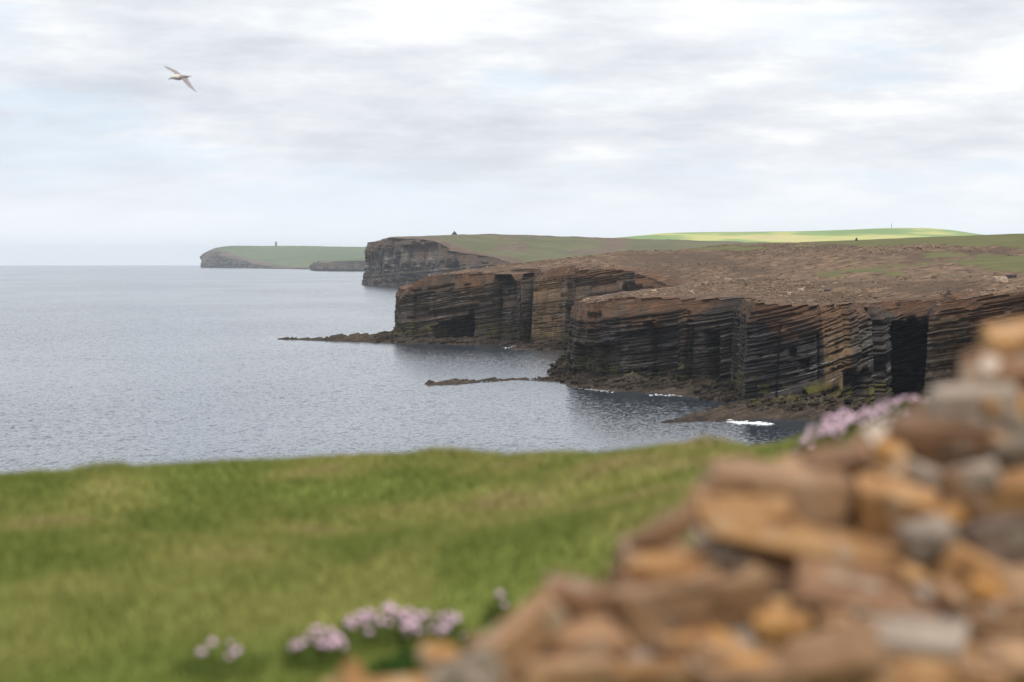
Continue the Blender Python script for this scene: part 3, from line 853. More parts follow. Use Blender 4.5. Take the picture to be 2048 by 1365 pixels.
# loose stones over the slope
def build_scree():
    m, t = new_mat('loose_stones')
    cv = t.attr('c')
    c = t.ramp(cv, [(0.0, (0.06, 0.042, 0.03)), (0.35, (0.12, 0.078, 0.048)), (0.7, (0.20, 0.135, 0.085)), (1.0, (0.37, 0.28, 0.20))])
    finish(t, c, 0.9, None, 0.2)
    r = np.random.default_rng(5)
    N = 60000
    a = r.uniform(-0.05, 0.20, N); y = np.sqrt(r.uniform(420 ** 2, 1180 ** 2, N)); x = a * y
    sd = poly_sd(x, y, coast_poly); gv = grass_main(x, y)
    clump = fbm(x / 22, y / 70, 33, 3)
    ok = (sd > 1.5) & (gv < 0.42) & (r.random(N) < 0.03 + 0.8 * sst(clump, 0.45, 0.62))
    x, y = x[ok][:21000], y[ok][:21000]
    n = len(x)
    z = top_main(x, y)
    sz_ = 0.10 + 0.32 * r.random(n) ** 3.0 + 0.22 * (r.random(n) < 0.03)
    base = np.array([[-1, -1, -.4], [1, -1, -.4], [1, 1, -.4], [-1, 1, -.4], [-1, -1, .4], [1, -1, .4], [1, 1, .4], [-1, 1, .4]], float)
    B = base[None] * r.uniform(0.55, 1.15, (n, 8, 3)) * sz_[:, None, None]
    B[:, :, 0] *= r.uniform(0.8, 1.7, n)[:, None]
    th = r.uniform(0, math.pi, n)
    cx, sx_ = np.cos(th)[:, None], np.sin(th)[:, None]
    tilt = r.normal(0, 0.22, n)[:, None]
    X = B[:, :, 0] * cx - B[:, :, 1] * sx_; Y = B[:, :, 0] * sx_ + B[:, :, 1] * cx; Z = B[:, :, 2] + X * tilt
    V = np.stack([X + x[:, None], Y + y[:, None], Z + z[:, None] + 0.12 * sz_[:, None]], -1).reshape(-1, 3)
    q = np.array([[3, 2, 1, 0], [4, 5, 6, 7], [0, 1, 5, 4], [1, 2, 6, 5], [2, 3, 7, 6], [3, 0, 4, 7]])
    Fc = (q[None] + 8 * np.arange(n)[:, None, None]).reshape(-1, 4)
    o = link('loose_stones', make_mesh('loose_stones', V, Fc, m, {'c': np.repeat(np.clip(r.normal(0.55, 0.25, n), 0, 1), 8)}))
    tag(o, 'countless loose brown stones strewn over the slope above the cliffs', 'stones', kind='stuff')
build_scree()

for k, (px, py, wpx, label) in enumerate([
    (1307, 583, 12, 'pale tan block at the brink of the rusty ledge, left of its smaller twin'),
    (1384, 583, 7, 'small pale block on the rusty ledge, right of the larger tan block'),
    (1456, 561, 16, 'flat pale slab, left of the pair lying mid-slope above the grooved cliff'),
    (1487, 561, 15, 'flat pale slab, right of the pair lying mid-slope above the grooved cliff'),
    (1601, 582, 16, 'biggest buff slab in the rubble at the top of the dark cliff face'),
    (1655, 583, 14, 'dark squat boulder on the rubble, right of the biggest buff slab'),
    (2022, 556, 22, 'dark humped boulder on the slope at the far right'),
    (2000, 566, 30, 'low grey slab outcrop just under the dark humped boulder'),
    (1580, 588, 12, 'buff angular block on the rubble, left of the biggest buff slab')]):
    x, y, z = land_hit(px, py)
    wm = wpx / F * y
    o = bm_obj('boulder', rough_stone(wm, wm * 1.0, wm * (0.45 if 'flat' not in label else 0.28), 400 + k, smooth=False),
               M['dark_stone'] if 'dark ' in label[:5] else M['pale_slab'], None, (x, y, z + wm * 0.10))
    tag(o, label, 'boulder', 'boulders on the cliff top')

# ------------------------------------------------------------------ foam
def build_foam():
    m, t = new_mat('sea_foam')
    n1 = t.noise(t.n('ShaderNodeNewGeometry').outputs['Position'], 1.5, 3, 0.6)
    finish(t, t.mix(n1, (0.62, 0.66, 0.68), (0.85, 0.87, 0.88)), 0.7, None, 0.3)
    ico = bmesh.new(); bmesh.ops.create_icosphere(ico, subdivisions=1, radius=1)
    iv = np.array([v.co[:] for v in ico.verts]); fi = np.array([[v.index for v in f.verts] for f in ico.faces]); ico.free()
    spots = [((1465, 846), (1540, 850), 110, 0.6, 'white surf breaking along the rock spit under the dark cliff face'),
             ((870, 767), (918, 765), 40, 0.55, 'white surf breaking over the outer tip of the thin rock spit'),
             ((955, 764), (1000, 762), 22, 0.35, 'thin line of surf midway along the thin rock spit'),
             ((1158, 777), (1230, 786), 34, 0.3, 'thin surf line at the left foot of the middle cliff'),
             ((1300, 791), (1375, 792), 34, 0.35, 'surf line at the right foot of the middle cliff'),
             ((1405, 799), (1447, 801), 22, 0.35, 'small surf patch in the inlet left of the dark cliff face'),
             ((1000, 699), (1060, 687), 20, 0.4, 'faint surf at the foot of the tan cliff wall'),
             ((560, 679), (700, 682), 16, 0.3, 'faint surf along the long tapering rock spit')]
    r = np.random.default_rng(9)
    for k, (a, b, n, size, label) in enumerate(spots):
        n *= 2
        pa, pb = np.array(sea_xy(*a)), np.array(sea_xy(*b))
        VV, FF = [], []
        for i in range(n):
            p = pa + (pb - pa) * r.random() ** (1.3 if k < 2 else 1) + r.normal(0, 1.0, 2) * np.array([0.5, 2.2])
            s_ = size * r.uniform(0.12, 0.55)
            sc = np.array([s_ * r.uniform(1.2, 2.6), s_ * 1.8, s_ * r.uniform(0.15, 0.5)])
            VV.append(iv * sc * r.uniform(0.8, 1.2, iv.shape) + np.array([p[0], p[1], 0.05 + s_ * 0.1])); FF.append(fi + 12 * i)
        o = link('surf', make_mesh('surf', np.concatenate(VV), np.concatenate(FF), m, smooth=True))
        tag(o, label, 'surf', kind='stuff')
build_foam()

# ------------------------------------------------------------------ the grassy foreground
edge_pts = [(-300, 965, 19), (0, 950, 19.5), (150, 938, 20), (260, 931, 20), (450, 912, 21), (550, 906, 21.5), (850, 902, 22), (1000, 908, 21.5),
            (1300, 901, 21), (1390, 888, 20), (1500, 884, 19), (1600, 862, 18), (1660, 836, 17.2), (1740, 824, 16.5), (1830, 820, 15.5), (1950, 815, 15), (2200, 800, 15)]
G = 0.68
edge_pts = [(p[0], p[1], p[2] * G) for p in edge_pts]
fg_ctrl = [Pt(*a) for a in edge_pts]
fg_ctrl += [Pt(a[0], a[1], a[2] * G) for a in [(0, 1365, 10), (700, 1365, 10), (1000, 1260, 11.4), (400, 1100, 14.4), (800, 1050, 15.8), (1200, 1000, 17.0), (1500, 960, 15.5), (1700, 880, 14.5), (200, 1200, 12.3), (1900, 870, 13)]]
fg_ctrl += [(q[0] * G, q[1] * G, CAM_Z - (CAM_Z - q[2]) * G) for q in [(0.3, 4.5, 28.42), (2.2, 4.8, 28.7), (-3, 3, 28.4), (4, 8, 28.95), (0, -3, 28.4), (-6, 12, 28.45), (6, 16, 29.1), (-8, -3, 28.3), (8, -3, 28.7)]]
T_fg = TPS(fg_ctrl, 1e-3, 5.0)
ex_ = np.array([at(p[0], p[2])[0] for p in edge_pts]); ey_ = np.array([p[2] for p in edge_pts])
def edge_y(x):
    return np.interp(x, ex_, ey_) + 0.15 * (vn(np.asarray(x) * 1.5, 0 * np.asarray(x), 6) - 0.5)
def ground(x, y):
    x = np.asarray(x, float); y = np.asarray(y, float)
    yy = np.minimum(y, edge_y(x) + 1.0)
    xx = np.clip(x, -9, 9)
    z = T_fg(xx, yy) - 0.028
    z = z + 0.06 * (fbm(x / 0.7, y / 0.7, 12, 2) - 0.5) + 0.05 * (vn(x / 0.6, y / 1.1, 15) - 0.5) + 0.010 * (fbm(x / 0.25, y / 0.25, 14, 2) - 0.5)
    over = np.maximum(y - edge_y(x), 0)
    side = np.maximum(np.abs(x) - 11, 0)
    z = z - 0.30 * over ** 2 - 0.6 * side ** 2
    return np.maximum(z, -3.0)
def turf_cols(t, dry, rnd):
    g = t.mix(t.ss(dry, 0.30, 0.62), (0.155, 0.186, 0.037), (0.25, 0.25, 0.07))
    g = t.mix(t.m('MULTIPLY', t.ss(dry, 0.60, 0.80), 0.5), g, (0.34, 0.24, 0.13))
    return t.mix(t.m('MULTIPLY', rnd, 0.18), g, t.mix(t.ss(rnd, 0.5, 1.0), (0.085, 0.12, 0.02), (0.31, 0.28, 0.10)))
def dryness(x, y):
    d = 0.25 + 0.95 * (fbm(x / 0.45, y / 0.8, 301, 3, 0.45) - 0.5) + 0.17 * sst(y, 6.5, 10.5) + 0.10 * sst(x, -3, 1) + 0.02
    return d
def build_ground():
    m, t = new_mat('turf')
    pos = t.n('ShaderNodeNewGeometry').outputs['Position']
    rnd = t.noise(pos, 14, 4, 0.7)
    col = turf_cols(t, t.attr('dry'), rnd)
    rockc = t.mix(t.noise(pos, 0.8, 4, 0.6), (0.06, 0.045, 0.035), (0.2, 0.15, 0.1))
    col = t.mix(t.ss(t.sep(pos)[2], 25.5, 27.0), rockc, col)
    finish(t, col, 0.95, bump(t, t.noise(pos, 40, 4, 0.65), 0.012), 0.15)
    xs = np.concatenate([np.linspace(-24, -7, 30, endpoint=False), np.arange(-7, 7, 0.06), np.linspace(7, 24, 30)])
    ys = np.concatenate([np.linspace(-22, 3, 30, endpoint=False), np.arange(3, 16.5, 0.055), np.linspace(16.6, 30, 80)])
    X, Y = np.meshgrid(xs, ys)
    Z = ground(X, Y)
    back = np.maximum(-Y - 12, 0); Z = np.maximum(Z - 0.6 * back ** 2, -3.0)
    V = np.stack([X, Y, Z], -1).reshape(-1, 3)
    o = link('grass_ground', make_mesh('grass_ground', V, grid_faces(*X.shape), m, {'dry': dryness(X, Y)}, smooth=True))
    tag(o, 'short green turf ending at the cliff edge in the foreground', kind='structure')
build_ground()
def build_grass():
    m, t = new_mat('grass_blades')
    col = turf_cols(t, t.attr('dry'), t.attr('rnd'))
    finish(t, col, 0.75, None, 0.25)
    r = np.random.default_rng(77)
    N = 260000
    a = r.uniform(-0.215, 0.215, N); y = np.sqrt(r.uniform(5.2 ** 2, 15.6 ** 2, N)); x = a * y
    ok = (y < edge_y(x) + 0.35)
    x, y = x[ok], y[ok]; n = len(x)
    z = ground(x, y)
    tall = 0.6 + 1.0 * fbm(x / 0.8, y / 0.8, 90, 3)
    h = r.uniform(0.012, 0.032, n) * tall
    eg = np.abs(y - edge_y(x)) < 0.35
    h = h * np.where(eg, 1 + 1.1 * sst(vn(x * 3.1, y * 0, 66), 0.55, 0.85), 1)
    th = r.uniform(0, 2 * math.pi, n); ln = r.uniform(0, 0.8, n) * h
    wd = r.uniform(0.003, 0.006, n)
    la = r.uniform(0, 2 * math.pi, n)
    V = np.zeros((n, 3, 3))
    V[:, 0] = np.stack([x - np.cos(th) * wd, y - np.sin(th) * wd, z - 0.004], 1)
    V[:, 1] = np.stack([x + np.cos(th) * wd, y + np.sin(th) * wd, z - 0.004], 1)
    V[:, 2] = np.stack([x + np.cos(la) * ln, y + np.sin(la) * ln, z + h], 1)
    dr = np.repeat(dryness(x, y), 3); rd = np.repeat(r.random(n), 3)
    o = link('grass', make_mesh('grass', V.reshape(-1, 3), np.arange(3 * n).reshape(-1, 3), m, {'dry': dr, 'rnd': rd}))
    tag(o, 'short green grass blades covering the foreground turf', 'grass', kind='stuff')
build_grass()

# ------------------------------------------------------------------ sea thrift
M['pink'] = simple_mat('thrift_pink', (0.56, 0.35, 0.46), (0.72, 0.52, 0.62), 60)
M['stem'] = simple_mat('thrift_stem', (0.10, 0.13, 0.03), (0.16, 0.17, 0.05), 30)
M['cushion'] = simple_mat('thrift_leaves', (0.085, 0.125, 0.022), (0.14, 0.175, 0.04), 40)
M['tuft'] = simple_mat('dark_tuft_leaves', (0.03, 0.07, 0.012), (0.06, 0.115, 0.02), 40)
def head_mesh(seed):
    bm = bmesh.new(); bmesh.ops.create_icosphere(bm, subdivisions=2, radius=0.0088)
    r = random.Random(seed)
    for v in bm.verts:
        v.co *= r.uniform(0.82, 1.2)
        v.co.z *= 0.75
    me = bpy.data.meshes.new('flower_head'); bm.to_mesh(me); bm.free(); me.materials.append(M['pink'])
    return me
def stem_mesh():
    bm = bmesh.new(); bmesh.ops.create_cone(bm, segments=5, radius1=0.0016, radius2=0.0013, depth=1.0, cap_ends=True)
    for v in bm.verts: v.co.z -= 0.5
    me = bpy.data.meshes.new('stem'); bm.to_mesh(me); bm.free(); me.materials.append(M['stem'])
    return me
HEADS = [head_mesh(i) for i in range(4)]; STEM = stem_mesh()
def ground_hit(px, py, y0=5.0, y1=16):
    vx, vy, vz = ray(px, py)
    ys = np.arange(y0, y1, 0.02); xs = vx / vy * ys
    g = ground(xs, ys) - (CAM_Z + vz / vy * ys)
    i = int(np.argmax(g > 0)) if (g > 0).any() else len(ys) - 1
    return xs[i], ys[i]
def thrift(px, py, d, rx, ry, n, label, hgt=(0.03, 0.07), cush=600, seed=1, mound=0.03, leaf='cushion'):
    r = random.Random(seed); n = int(n * 1.35); rx *= G; ry *= G
    if d is None:
        x, y = ground_hit(px, py + 45)
    else:
        x, y = at(px, d * G)
    z = float(ground(np.array([x]), np.array([y]))[0])
    t = empty('sea_thrift', (x, y, z))
    tag(t, label, 'flowers', 'clumps of pink sea thrift')
    rr = np.random.default_rng(seed)
    q = np.sqrt(rr.random(cush)); a = rr.uniform(0, 2 * math.pi, cush)
    cx, cy = q * np.cos(a) * rx * 1.15, q * np.sin(a) * ry * 1.15
    cz = ground(x + cx, y + cy) - z + mound * (1 - q ** 2)
    V = np.zeros((cush, 4, 3)); th = rr.uniform(0, math.pi, cush); h = rr.uniform(0.02, 0.06, cush)
    wd = 0.004
    ox, oy = np.cos(th) * wd, np.sin(th) * wd
    lx, ly = rr.normal(0, 0.015, cush), rr.normal(0, 0.015, cush)
    V[:, 0] = np.stack([cx - ox, cy - oy, cz - mound - 0.01], 1); V[:, 1] = np.stack([cx + ox, cy + oy, cz - mound - 0.01], 1)
    V[:, 2] = np.stack([cx + lx + ox * .3, cy + ly + oy * .3, cz + h], 1); V[:, 3] = np.stack([cx + lx - ox * .3, cy + ly - oy * .3, cz + h], 1)
    c = link('leaf_cushion', make_mesh('leaf_cushion', V.reshape(-1, 3), np.arange(cush * 4).reshape(-1, 4), M[leaf]), t)
    for i in range(n):
        q = math.sqrt(r.random()); a = r.uniform(0, 2 * math.pi)
        fx, fy = q * math.cos(a) * rx, q * math.sin(a) * ry
        gz = float(ground(np.array([x + fx]), np.array([y + fy]))[0]) - z
        hh = r.uniform(*hgt) + mound * (1 - q * q)
        o = link('flower_head', HEADS[i % 4], t, (fx, fy, gz + hh))
        s_ = r.uniform(0.8, 1.3)
        o.scale = (s_, s_, s_)
        st = link('stem', STEM, o, (0, 0, 0))
        st.scale = (1 / s_, 1 / s_, (hh + 0.01) / s_)
thrift(785, 1245, None, 0.20, 0.22, 34, 'wide pink thrift clump in the grass left of the stone cairn', seed=1)
thrift(870, 1250, None, 0.12, 0.16, 18, 'pink thrift clump beside the wide one, nearest the dark green tuft', seed=2)
thrift(635, 1290, None, 0.10, 0.14, 22, 'small dense pink thrift clump left of the wide clump', seed=3)
thrift(440, 1305, None, 0.16, 0.2, 5, 'sparse thrift with few heads, leftmost in the grass', seed=4, cush=250, mound=0.01)
thrift(1045, 1250, None, 0.10, 0.12, 10, 'few pink thrift heads just above the tilted slab at the cairn foot', seed=5)
thrift(1000, 1200, None, 0.04, 0.05, 2, 'two lone thrift heads standing above the dark green tuft', seed=6, cush=120)
thrift(930, 1310, None, 0.30, 0.25, 0, 'dark green leafy tuft without flowers beside the cairn foot', hgt=(0.05, 0.08), seed=7, cush=2400, mound=0.05, leaf='tuft')
thrift(1735, 812, 15.8, 0.36, 0.26, 120, 'large pink thrift cushion topping the grassy mound behind the cairn', hgt=(0.035, 0.06), seed=8, cush=2000, mound=0.02)
thrift(1660, 830, 16.2, 0.15, 0.22, 36, 'pink thrift on the left shoulder of the large cushion', seed=9)
thrift(1640, 865, 15.2, 0.13, 0.15, 30, 'pink thrift low on the left of the grassy mound', seed=10)
thrift(1785, 845, 14.6, 0.16, 0.12, 20, 'narrow pink thrift band below the large cushion, touching the cairn', seed=11)

# ------------------------------------------------------------------ the stone cairn in front
def stone_material(name, dark, mid, light):
    m, t = new_mat(name)
    co = t.n('ShaderNodeTexCoord').outputs['Object']
    oi = t.n('ShaderNodeObjectInfo').outputs['Random']
    off = t.xyz(t.m('MULTIPLY', oi, 37.0), t.m('MULTIPLY', oi, 11.0), t.m('MULTIPLY', oi, 71.0))
    p = t.vm('ADD', co, off)
    n1 = t.noise(p, 13, 6, 0.7); n2 = t.noise(p, 45, 5, 0.65)
    lay = t.noise(t.vm('MULTIPLY', p, (4, 4, 60)), 1.0, 3, 0.5)
    v = t.m('ADD', t.m('ADD', t.m('MULTIPLY', n1, 0.55), t.m('MULTIPLY', n2, 0.2)), t.m('MULTIPLY', lay, 0.25))
    c = t.ramp(v, [(0.36, dark), (0.5, mid), (0.64, light)])
    c = t.mix(t.m('MULTIPLY', t.ss(t.noise(p, 17, 5, 0.6), 0.56, 0.64), 0.55), c, (0.36, 0.31, 0.24))
    c = t.mix(t.m('MULTIPLY', t.ss(t.noise(t.vm('ADD', p, (5, 5, 5)), 11, 5, 0.6), 0.55, 0.66), 0.6), c, tuple(v_ * 0.45 for v_ in dark))
    hs = t.n('ShaderNodeHueSaturation', {'Value': t.m('ADD', t.m('MULTIPLY', oi, 0.45), 0.72), 'Color': c})
    finish(t, hs.outputs[0], 0.85, bump(t, t.m('ADD', n1, t.m('MULTIPLY', n2, 0.6)), 0.012), 0.25)
    return m
SM = {
    't': stone_material('sandstone_tan', (0.16, 0.085, 0.043), (0.31, 0.175, 0.092), (0.42, 0.265, 0.155)),
    'o': stone_material('sandstone_orange', (0.17, 0.082, 0.032), (0.35, 0.185, 0.075), (0.45, 0.28, 0.13)),
    'y': stone_material('sandstone_ochre', (0.20, 0.09, 0.025), (0.36, 0.175, 0.05), (0.43, 0.25, 0.10)),
    'd': stone_material('sandstone_brown', (0.085, 0.045, 0.024), (0.19, 0.10, 0.053), (0.29, 0.165, 0.09)),
    'g': stone_material('flagstone_grey', (0.13, 0.10, 0.075), (0.24, 0.19, 0.15), (0.34, 0.28, 0.225)),
    'w': stone_material('flagstone_pale', (0.24, 0.185, 0.14), (0.38, 0.30, 0.235), (0.48, 0.40, 0.33)),
    'p': stone_material('flagstone_purple', (0.08, 0.055, 0.042), (0.16, 0.11, 0.085), (0.24, 0.17, 0.13)),
}
sil = [(560, 1420), (700, 1365), (860, 1335), (960, 1270), (1080, 1215), (1150, 1160), (1250, 1085), (1400, 965), (1600, 915), (1780, 850), (1855, 775), (1920, 715), (1965, 650), (2050, 640), (2400, 600)]
def sil_y(px):
    return float(np.interp(px, [p[0] for p in sil], [p[1] for p in sil]))
def pile_d(py):
    return float(np.interp(py, [640, 1000, 1365, 2600], [5.25, 4.75, 4.3, 3.75]))
gx, gy = at(1750, 4.8)
gz = float(ground(np.array([gx]), np.array([gy]))[0])
pile = empty('stone_cairn', (gx, gy, gz))
tag(pile, 'big blurred heap of brown and tan sandstone slabs in the right foreground', 'cairn')
def put_stone(px, py, wpx, hpx, ang, mat, seed, deep=None, name='stone', yaw=0.0, parent=pile, dd=0.0):
    d = pile_d(py) + dd
    wm, hm = wpx / F * d, hpx / F * d
    dm = deep or max(min(wm * 0.9, 0.30), 0.10)
    x, y, z = pix(px, py, d + dm * 0.45)
    bm = rough_stone(wm * 1.16, dm, hm * 1.0, seed, irr=1.0)
    o = bm_obj(name, bm, SM[mat], None, None)
    r = random.Random(seed)
    o.rotation_euler = (r.uniform(0.02, 0.36), -R(ang), yaw + r.uniform(-0.2, 0.2))
    o.location = (x, y, z)
    if parent is not None:
        o.location = (x - gx, y - gy, z - gz)
        o.parent = parent
    return o
def Z(X, Y, W, H, ang, mat, **kw):     # measured in an enlarged view of the photograph
    return (850 + X / 1.7095, 700 + Y / 1.7095, W / 1.7095, H / 1.7095, ang, mat)
listed = [
    (2045, 682, 150, 62, 10, 'o'), (2010, 744, 165, 54, 0, 'd'), (1945, 808, 165, 74, 8, 'w'), (2030, 815, 110, 80, 0, 'o'),
    (2012, 878, 60, 150, -22, 'g'), (1960, 880, 55, 100, -20, 'w'), (1872, 876, 180, 84, 2, 'd'),
    Z(1570, 312, 100, 75, 10, 'w'), Z(1484, 395, 74, 74, 0, 'w'), Z(1690, 425, 170, 75, -25, 'w'), Z(1400, 372, 190, 60, 6, 'd'), Z(1290, 400, 160, 60, 8, 't'),
    Z(1200, 470, 500, 130, -3, 't'), Z(1080, 560, 330, 90, 5, 'o'), Z(1610, 560, 270, 220, -12, 'o'), Z(1850, 480, 190, 170, 0, 't'), Z(2000, 510, 180, 160, 0, 'o'),
    Z(1360, 640, 860, 105, -15, 'o'), Z(1040, 690, 270, 70, -30, 'w'), Z(830, 620, 260, 105, 33, 't'), Z(830, 742, 260, 90, 2, 'o'), Z(1240, 690, 260, 70, -18, 'd'),
    Z(1960, 670, 240, 190, 5, 'p'), Z(1890, 770, 260, 130, -22, 'o'), Z(1500, 850, 470, 120, -10, 'd'), Z(1830, 870, 240, 80, -32, 't'), Z(1180, 790, 250, 90, -12, 'd'),
    Z(890, 880, 500, 210, 4, 't'), Z(515, 870, 235, 165, 0, 'd'), Z(1225, 955, 190, 140, 0, 'y'), Z(1000, 1040, 250, 75, 8, 'g'), Z(570, 1010, 270, 130, 8, 't'),
    Z(315, 985, 330, 130, 42, 't'), Z(1650, 1000, 350, 125, -6, 'w'), Z(1400, 1060, 330, 150, 12, 't'), Z(1720, 1105, 460, 120, 0, 'o'), Z(1960, 960, 170, 250, 5, 'd'),
    Z(470, 1095, 320, 120, 0, 't'), Z(140, 1100, 250, 120, 18, 'w'), Z(780, 1115, 320, 110, 0, 'o'), Z(1100, 1120, 330, 110, 5, 't'), Z(1345, 1120, 220, 95, 0, 'p'),
    Z(60, 1065, 120, 100, 10, 'y'), Z(2010, 850, 170, 160, 0, 't'), Z(1980, 1090, 200, 150, 0, 't'), Z(700, 960, 130, 120, 0, 'd'),
]
for k, a in enumerate(listed):
    put_stone(*a, seed=1000 + k, dd=-0.05 if a[2] > 190 else (0.0 if a[2] > 110 else 0.04))
rs = random.Random(3)
k = 0
# stones behind and below those in view
for row in range(15):
    py = 700 + row * 62
    for c in range(12):
        px = 900 + c * 120 + rs.uniform(-40, 40) + (row % 2) * 60
        if py < sil_y(px) + 62 or px > 2350 or py > 1480:
            continue
        fw = rs.uniform(150, 240)
        if py < sil_y(px - fw * 0.55) + 20:
            continue
        put_stone(px, py, fw, rs.uniform(60, 105), rs.uniform(-14, 14), rs.choice('ddd'), 3000 + k, dd=0.42); k += 1  # dark brown only, painting in shade for the gaps between front stones
for i in range(60):                    # small pieces lying in the joints
    px, py = rs.uniform(920, 2060), rs.uniform(760, 1380)
    fw = rs.uniform(45, 120)
    if py < sil_y(px - fw * 0.6) + 30 or py < sil_y(px) + 45:
        continue
    put_stone(px, py, fw, fw * rs.uniform(0.3, 0.6), rs.uniform(-30, 30), rs.choice('tooydwtg'), 8000 + i, dd=rs.uniform(-0.05, 0.03), deep=0.08)
for row in range(4):
    py = 1500 + row * 135
    for c in range(9):
        px = 820 - row * 45 + c * 190 + rs.uniform(-40, 40)
        put_stone(px, py, rs.uniform(220, 330), rs.uniform(140, 185), rs.uniform(-8, 8), rs.choice('tdogt'), 5000 + k, dd=0.05, deep=0.4); k += 1
def tip_stone():
    x, y, z = pix(705, 1345, 4.6)
    bm = bmesh.new()
    pts = [(-.06, 0, -.06), (.055, 0, -.06), (.02, .05, -.06), (0, -.05, -.06), (.002, 0, .030), (-.03, .01, -.01), (.028, 0, -.01), (-.012, .03, .015)]
    for p in pts: bm.verts.new(p)
    bmesh.ops.convex_hull(bm, input=bm.verts)
    bmesh.ops.bevel(bm, geom=list(bm.edges), offset=0.004, segments=1, affect='EDGES')
    o = bm_obj('stone', bm, SM['o'], pile, (x - gx, y - gy, z - gz))
tip_stone()

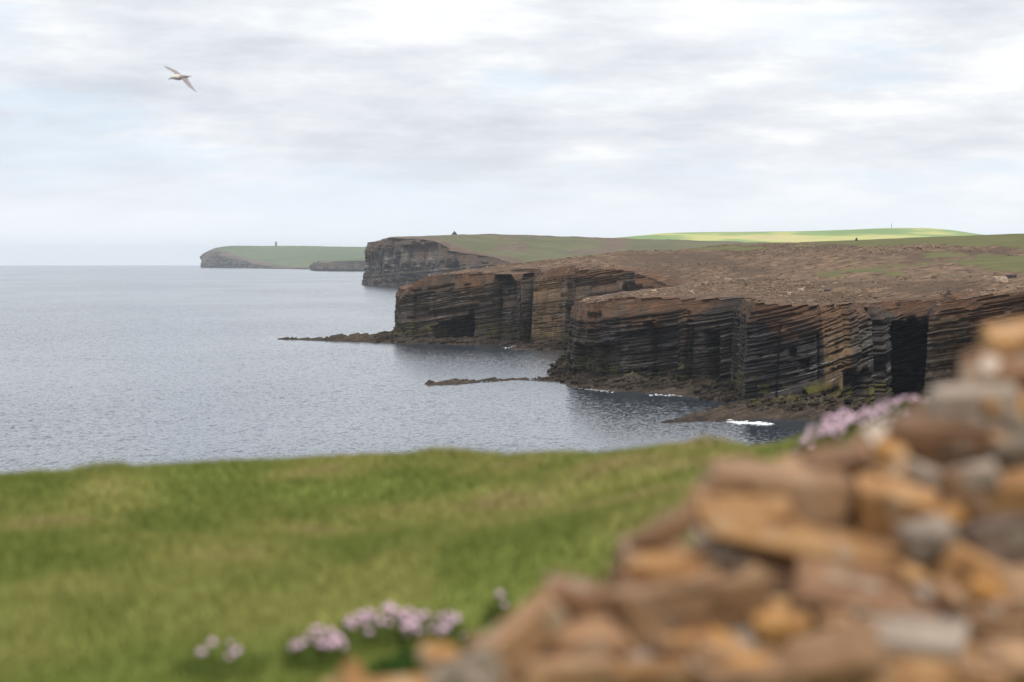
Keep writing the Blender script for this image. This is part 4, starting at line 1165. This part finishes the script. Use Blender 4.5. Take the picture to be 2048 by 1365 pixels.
# ------------------------------------------------------------------ the bird
def build_bird():
    D = 56.0
    def bp(X, Y, dd=0.0):
        return Vector(pix(280 + X / 11.375, 100 + Y / 11.375, D + dd))
    bm = bmesh.new()
    cen = bp(880, 620)
    # body: loft along the axis from bill base to tail
    secs = [(672, 655, .006), (690, 642, .020), (725, 630, .034), (765, 625, .042), (830, 628, .058), (900, 632, .060), (970, 622, .050), (1040, 612, .034), (1110, 606, .020), (1180, 603, .006)]
    rings = []
    for X, Y, rad in secs:
        c = bp(X, Y)
        ring = []
        for i in range(12):
            a = i / 12 * 2 * math.pi
            flatk = 1.0 if X < 1000 else 1.0 - (X - 1000) / 400.0
            ring.append(bm.verts.new(c + Vector((0.15 * rad * math.sin(a), math.cos(a) * rad * (1.0 if X < 1000 else 1.6), math.sin(a) * rad * 0.88 * flatk))))
        rings.append(ring)
    for a, b in zip(rings[:-1], rings[1:]):
        for i in range(12):
            bm.faces.new((a[i], a[(i + 1) % 12], b[(i + 1) % 12], b[i]))
    bm.faces.new(rings[0]); bm.faces.new(rings[-1][::-1])
    def wing(lead, trail, depth, thick):
        rg = []
        n = len(lead)
        for k in range(n):
            dd = depth[k]
            L, T = bp(*lead[k], dd - 0.02), bp(*trail[k], dd + 0.02)
            nrm = (T - L).cross(Vector((0, 1, 0)) + Vector((0.2, 0, 0.3))).normalized()
            nrm = Vector((nrm.x, -0.5, nrm.z + .5)).normalized()
            t = thick[k]
            mid = L.lerp(T, 0.35)
            rg.append([bm.verts.new(p) for p in (L, mid + nrm * t, L.lerp(T, .75) + nrm * t * .6, T, L.lerp(T, .75) - nrm * t * .4, mid - nrm * t)])
        for a, b in zip(rg[:-1], rg[1:]):
            for i in range(6):
                bm.faces.new((a[i], a[(i + 1) % 6], b[(i + 1) % 6], b[i]))
        bm.faces.new(rg[0]); bm.faces.new(rg[-1][::-1])
    wing([(800, 585), (775, 525), (700, 475), (620, 435), (560, 395), (527, 360)],
         [(1000, 600), (935, 560), (850, 480), (745, 432), (640, 388), (538, 350)], [0, .06, .14, .22, .30, .36], [.022, .02, .016, .013, .010, .006])
    wing([(900, 640), (960, 690), (1020, 755), (1085, 825), (1190, 900), (1285, 968)],
         [(1090, 605), (1100, 665), (1140, 730), (1190, 810), (1245, 890), (1303, 962)], [0, -.06, -.14, -.22, -.30, -.36], [.022, .02, .016, .013, .010, .006])
    bmesh.ops.recalc_face_normals(bm, faces=bm.faces)
    for v in bm.verts: v.co -= cen
    m, t = new_mat('fulmar_plumage')
    wv = t.attr('wing')
    n1 = t.noise(t.n('ShaderNodeTexCoord').outputs['Object'], 18, 4, 0.6)
    c = t.mix(wv, (0.60, 0.56, 0.49), t.mix(n1, (0.20, 0.18, 0.19), (0.30, 0.27, 0.27)))
    finish(t, c, 0.8, None, 0.2)
    tmp = bm_obj('seabird', bm, m, None, cen)
    md = tmp.modifiers.new('r', 'REMESH'); md.mode = 'VOXEL'; md.voxel_size = 0.0075; md.use_smooth_shade = True
    sm = tmp.modifiers.new('s', 'SMOOTH'); sm.iterations = 3; sm.factor = 0.5
    dg = bpy.context.evaluated_depsgraph_get()
    me = bpy.data.meshes.new_from_object(tmp.evaluated_get(dg))
    old = tmp.data
    tmp.modifiers.clear(); tmp.data = me; bpy.data.meshes.remove(old)
    me.name = 'seabird'
    co = np.empty(len(me.vertices) * 3, np.float32); me.vertices.foreach_get('co', co); co = co.reshape(-1, 3)
    k = 1 / F * D / 11.375
    Xp = co[:, 0] / k + 880; Yp = -co[:, 2] / k + 620
    wgt = np.clip(sst(Yp, 580, 535) + sst(Xp, 850, 960), 0, 1)
    a = me.attributes.new('wing', 'FLOAT', 'POINT'); a.data.foreach_set('value', wgt.astype(np.float32))
    if not me.materials: me.materials.append(m)
    tag(tmp, 'grey and white seabird gliding with spread wings over the sea', 'bird')
    bb = bmesh.new(); bmesh.ops.create_cone(bb, segments=8, radius1=0.011, radius2=0.004, depth=0.04, cap_ends=True)
    dirb = (bp(645, 682) - bp(690, 648)).normalized()
    bo = bm_obj('bill', bb, simple_mat('bill_horn', (0.25, 0.2, 0.12), (0.35, 0.3, 0.18), 30), tmp, bp(662, 668) - cen)
    bo.rotation_euler = dirb.to_track_quat('Z', 'Y').to_euler()
    eb = bmesh.new(); bmesh.ops.create_uvsphere(eb, u_segments=8, v_segments=6, radius=0.005)
    bm_obj('eye', eb, M['steel'], tmp, bp(706, 630, -0.026) - cen)
build_bird()

# ------------------------------------------------------------------ haze
def build_haze():
    m, t = new_mat('haze_air')
    v = t.n('ShaderNodeVolumePrincipled', {'Color': (0.82, 0.905, 1.0, 1), 'Density': 3.4e-5, 'Anisotropy': -0.05})
    o = t.n('ShaderNodeOutputMaterial')
    t.t.links.new(v.outputs[0], o.inputs['Volume'])
    bm = bmesh.new()
    bm_box(bm, (0, 0, 40.0), (54400, 54400, 190.0))
    h = bm_obj('haze', bm, m)
    tag(h, 'thin pale sea haze filling the air over the coast', 'haze', kind='stuff')
build_haze()
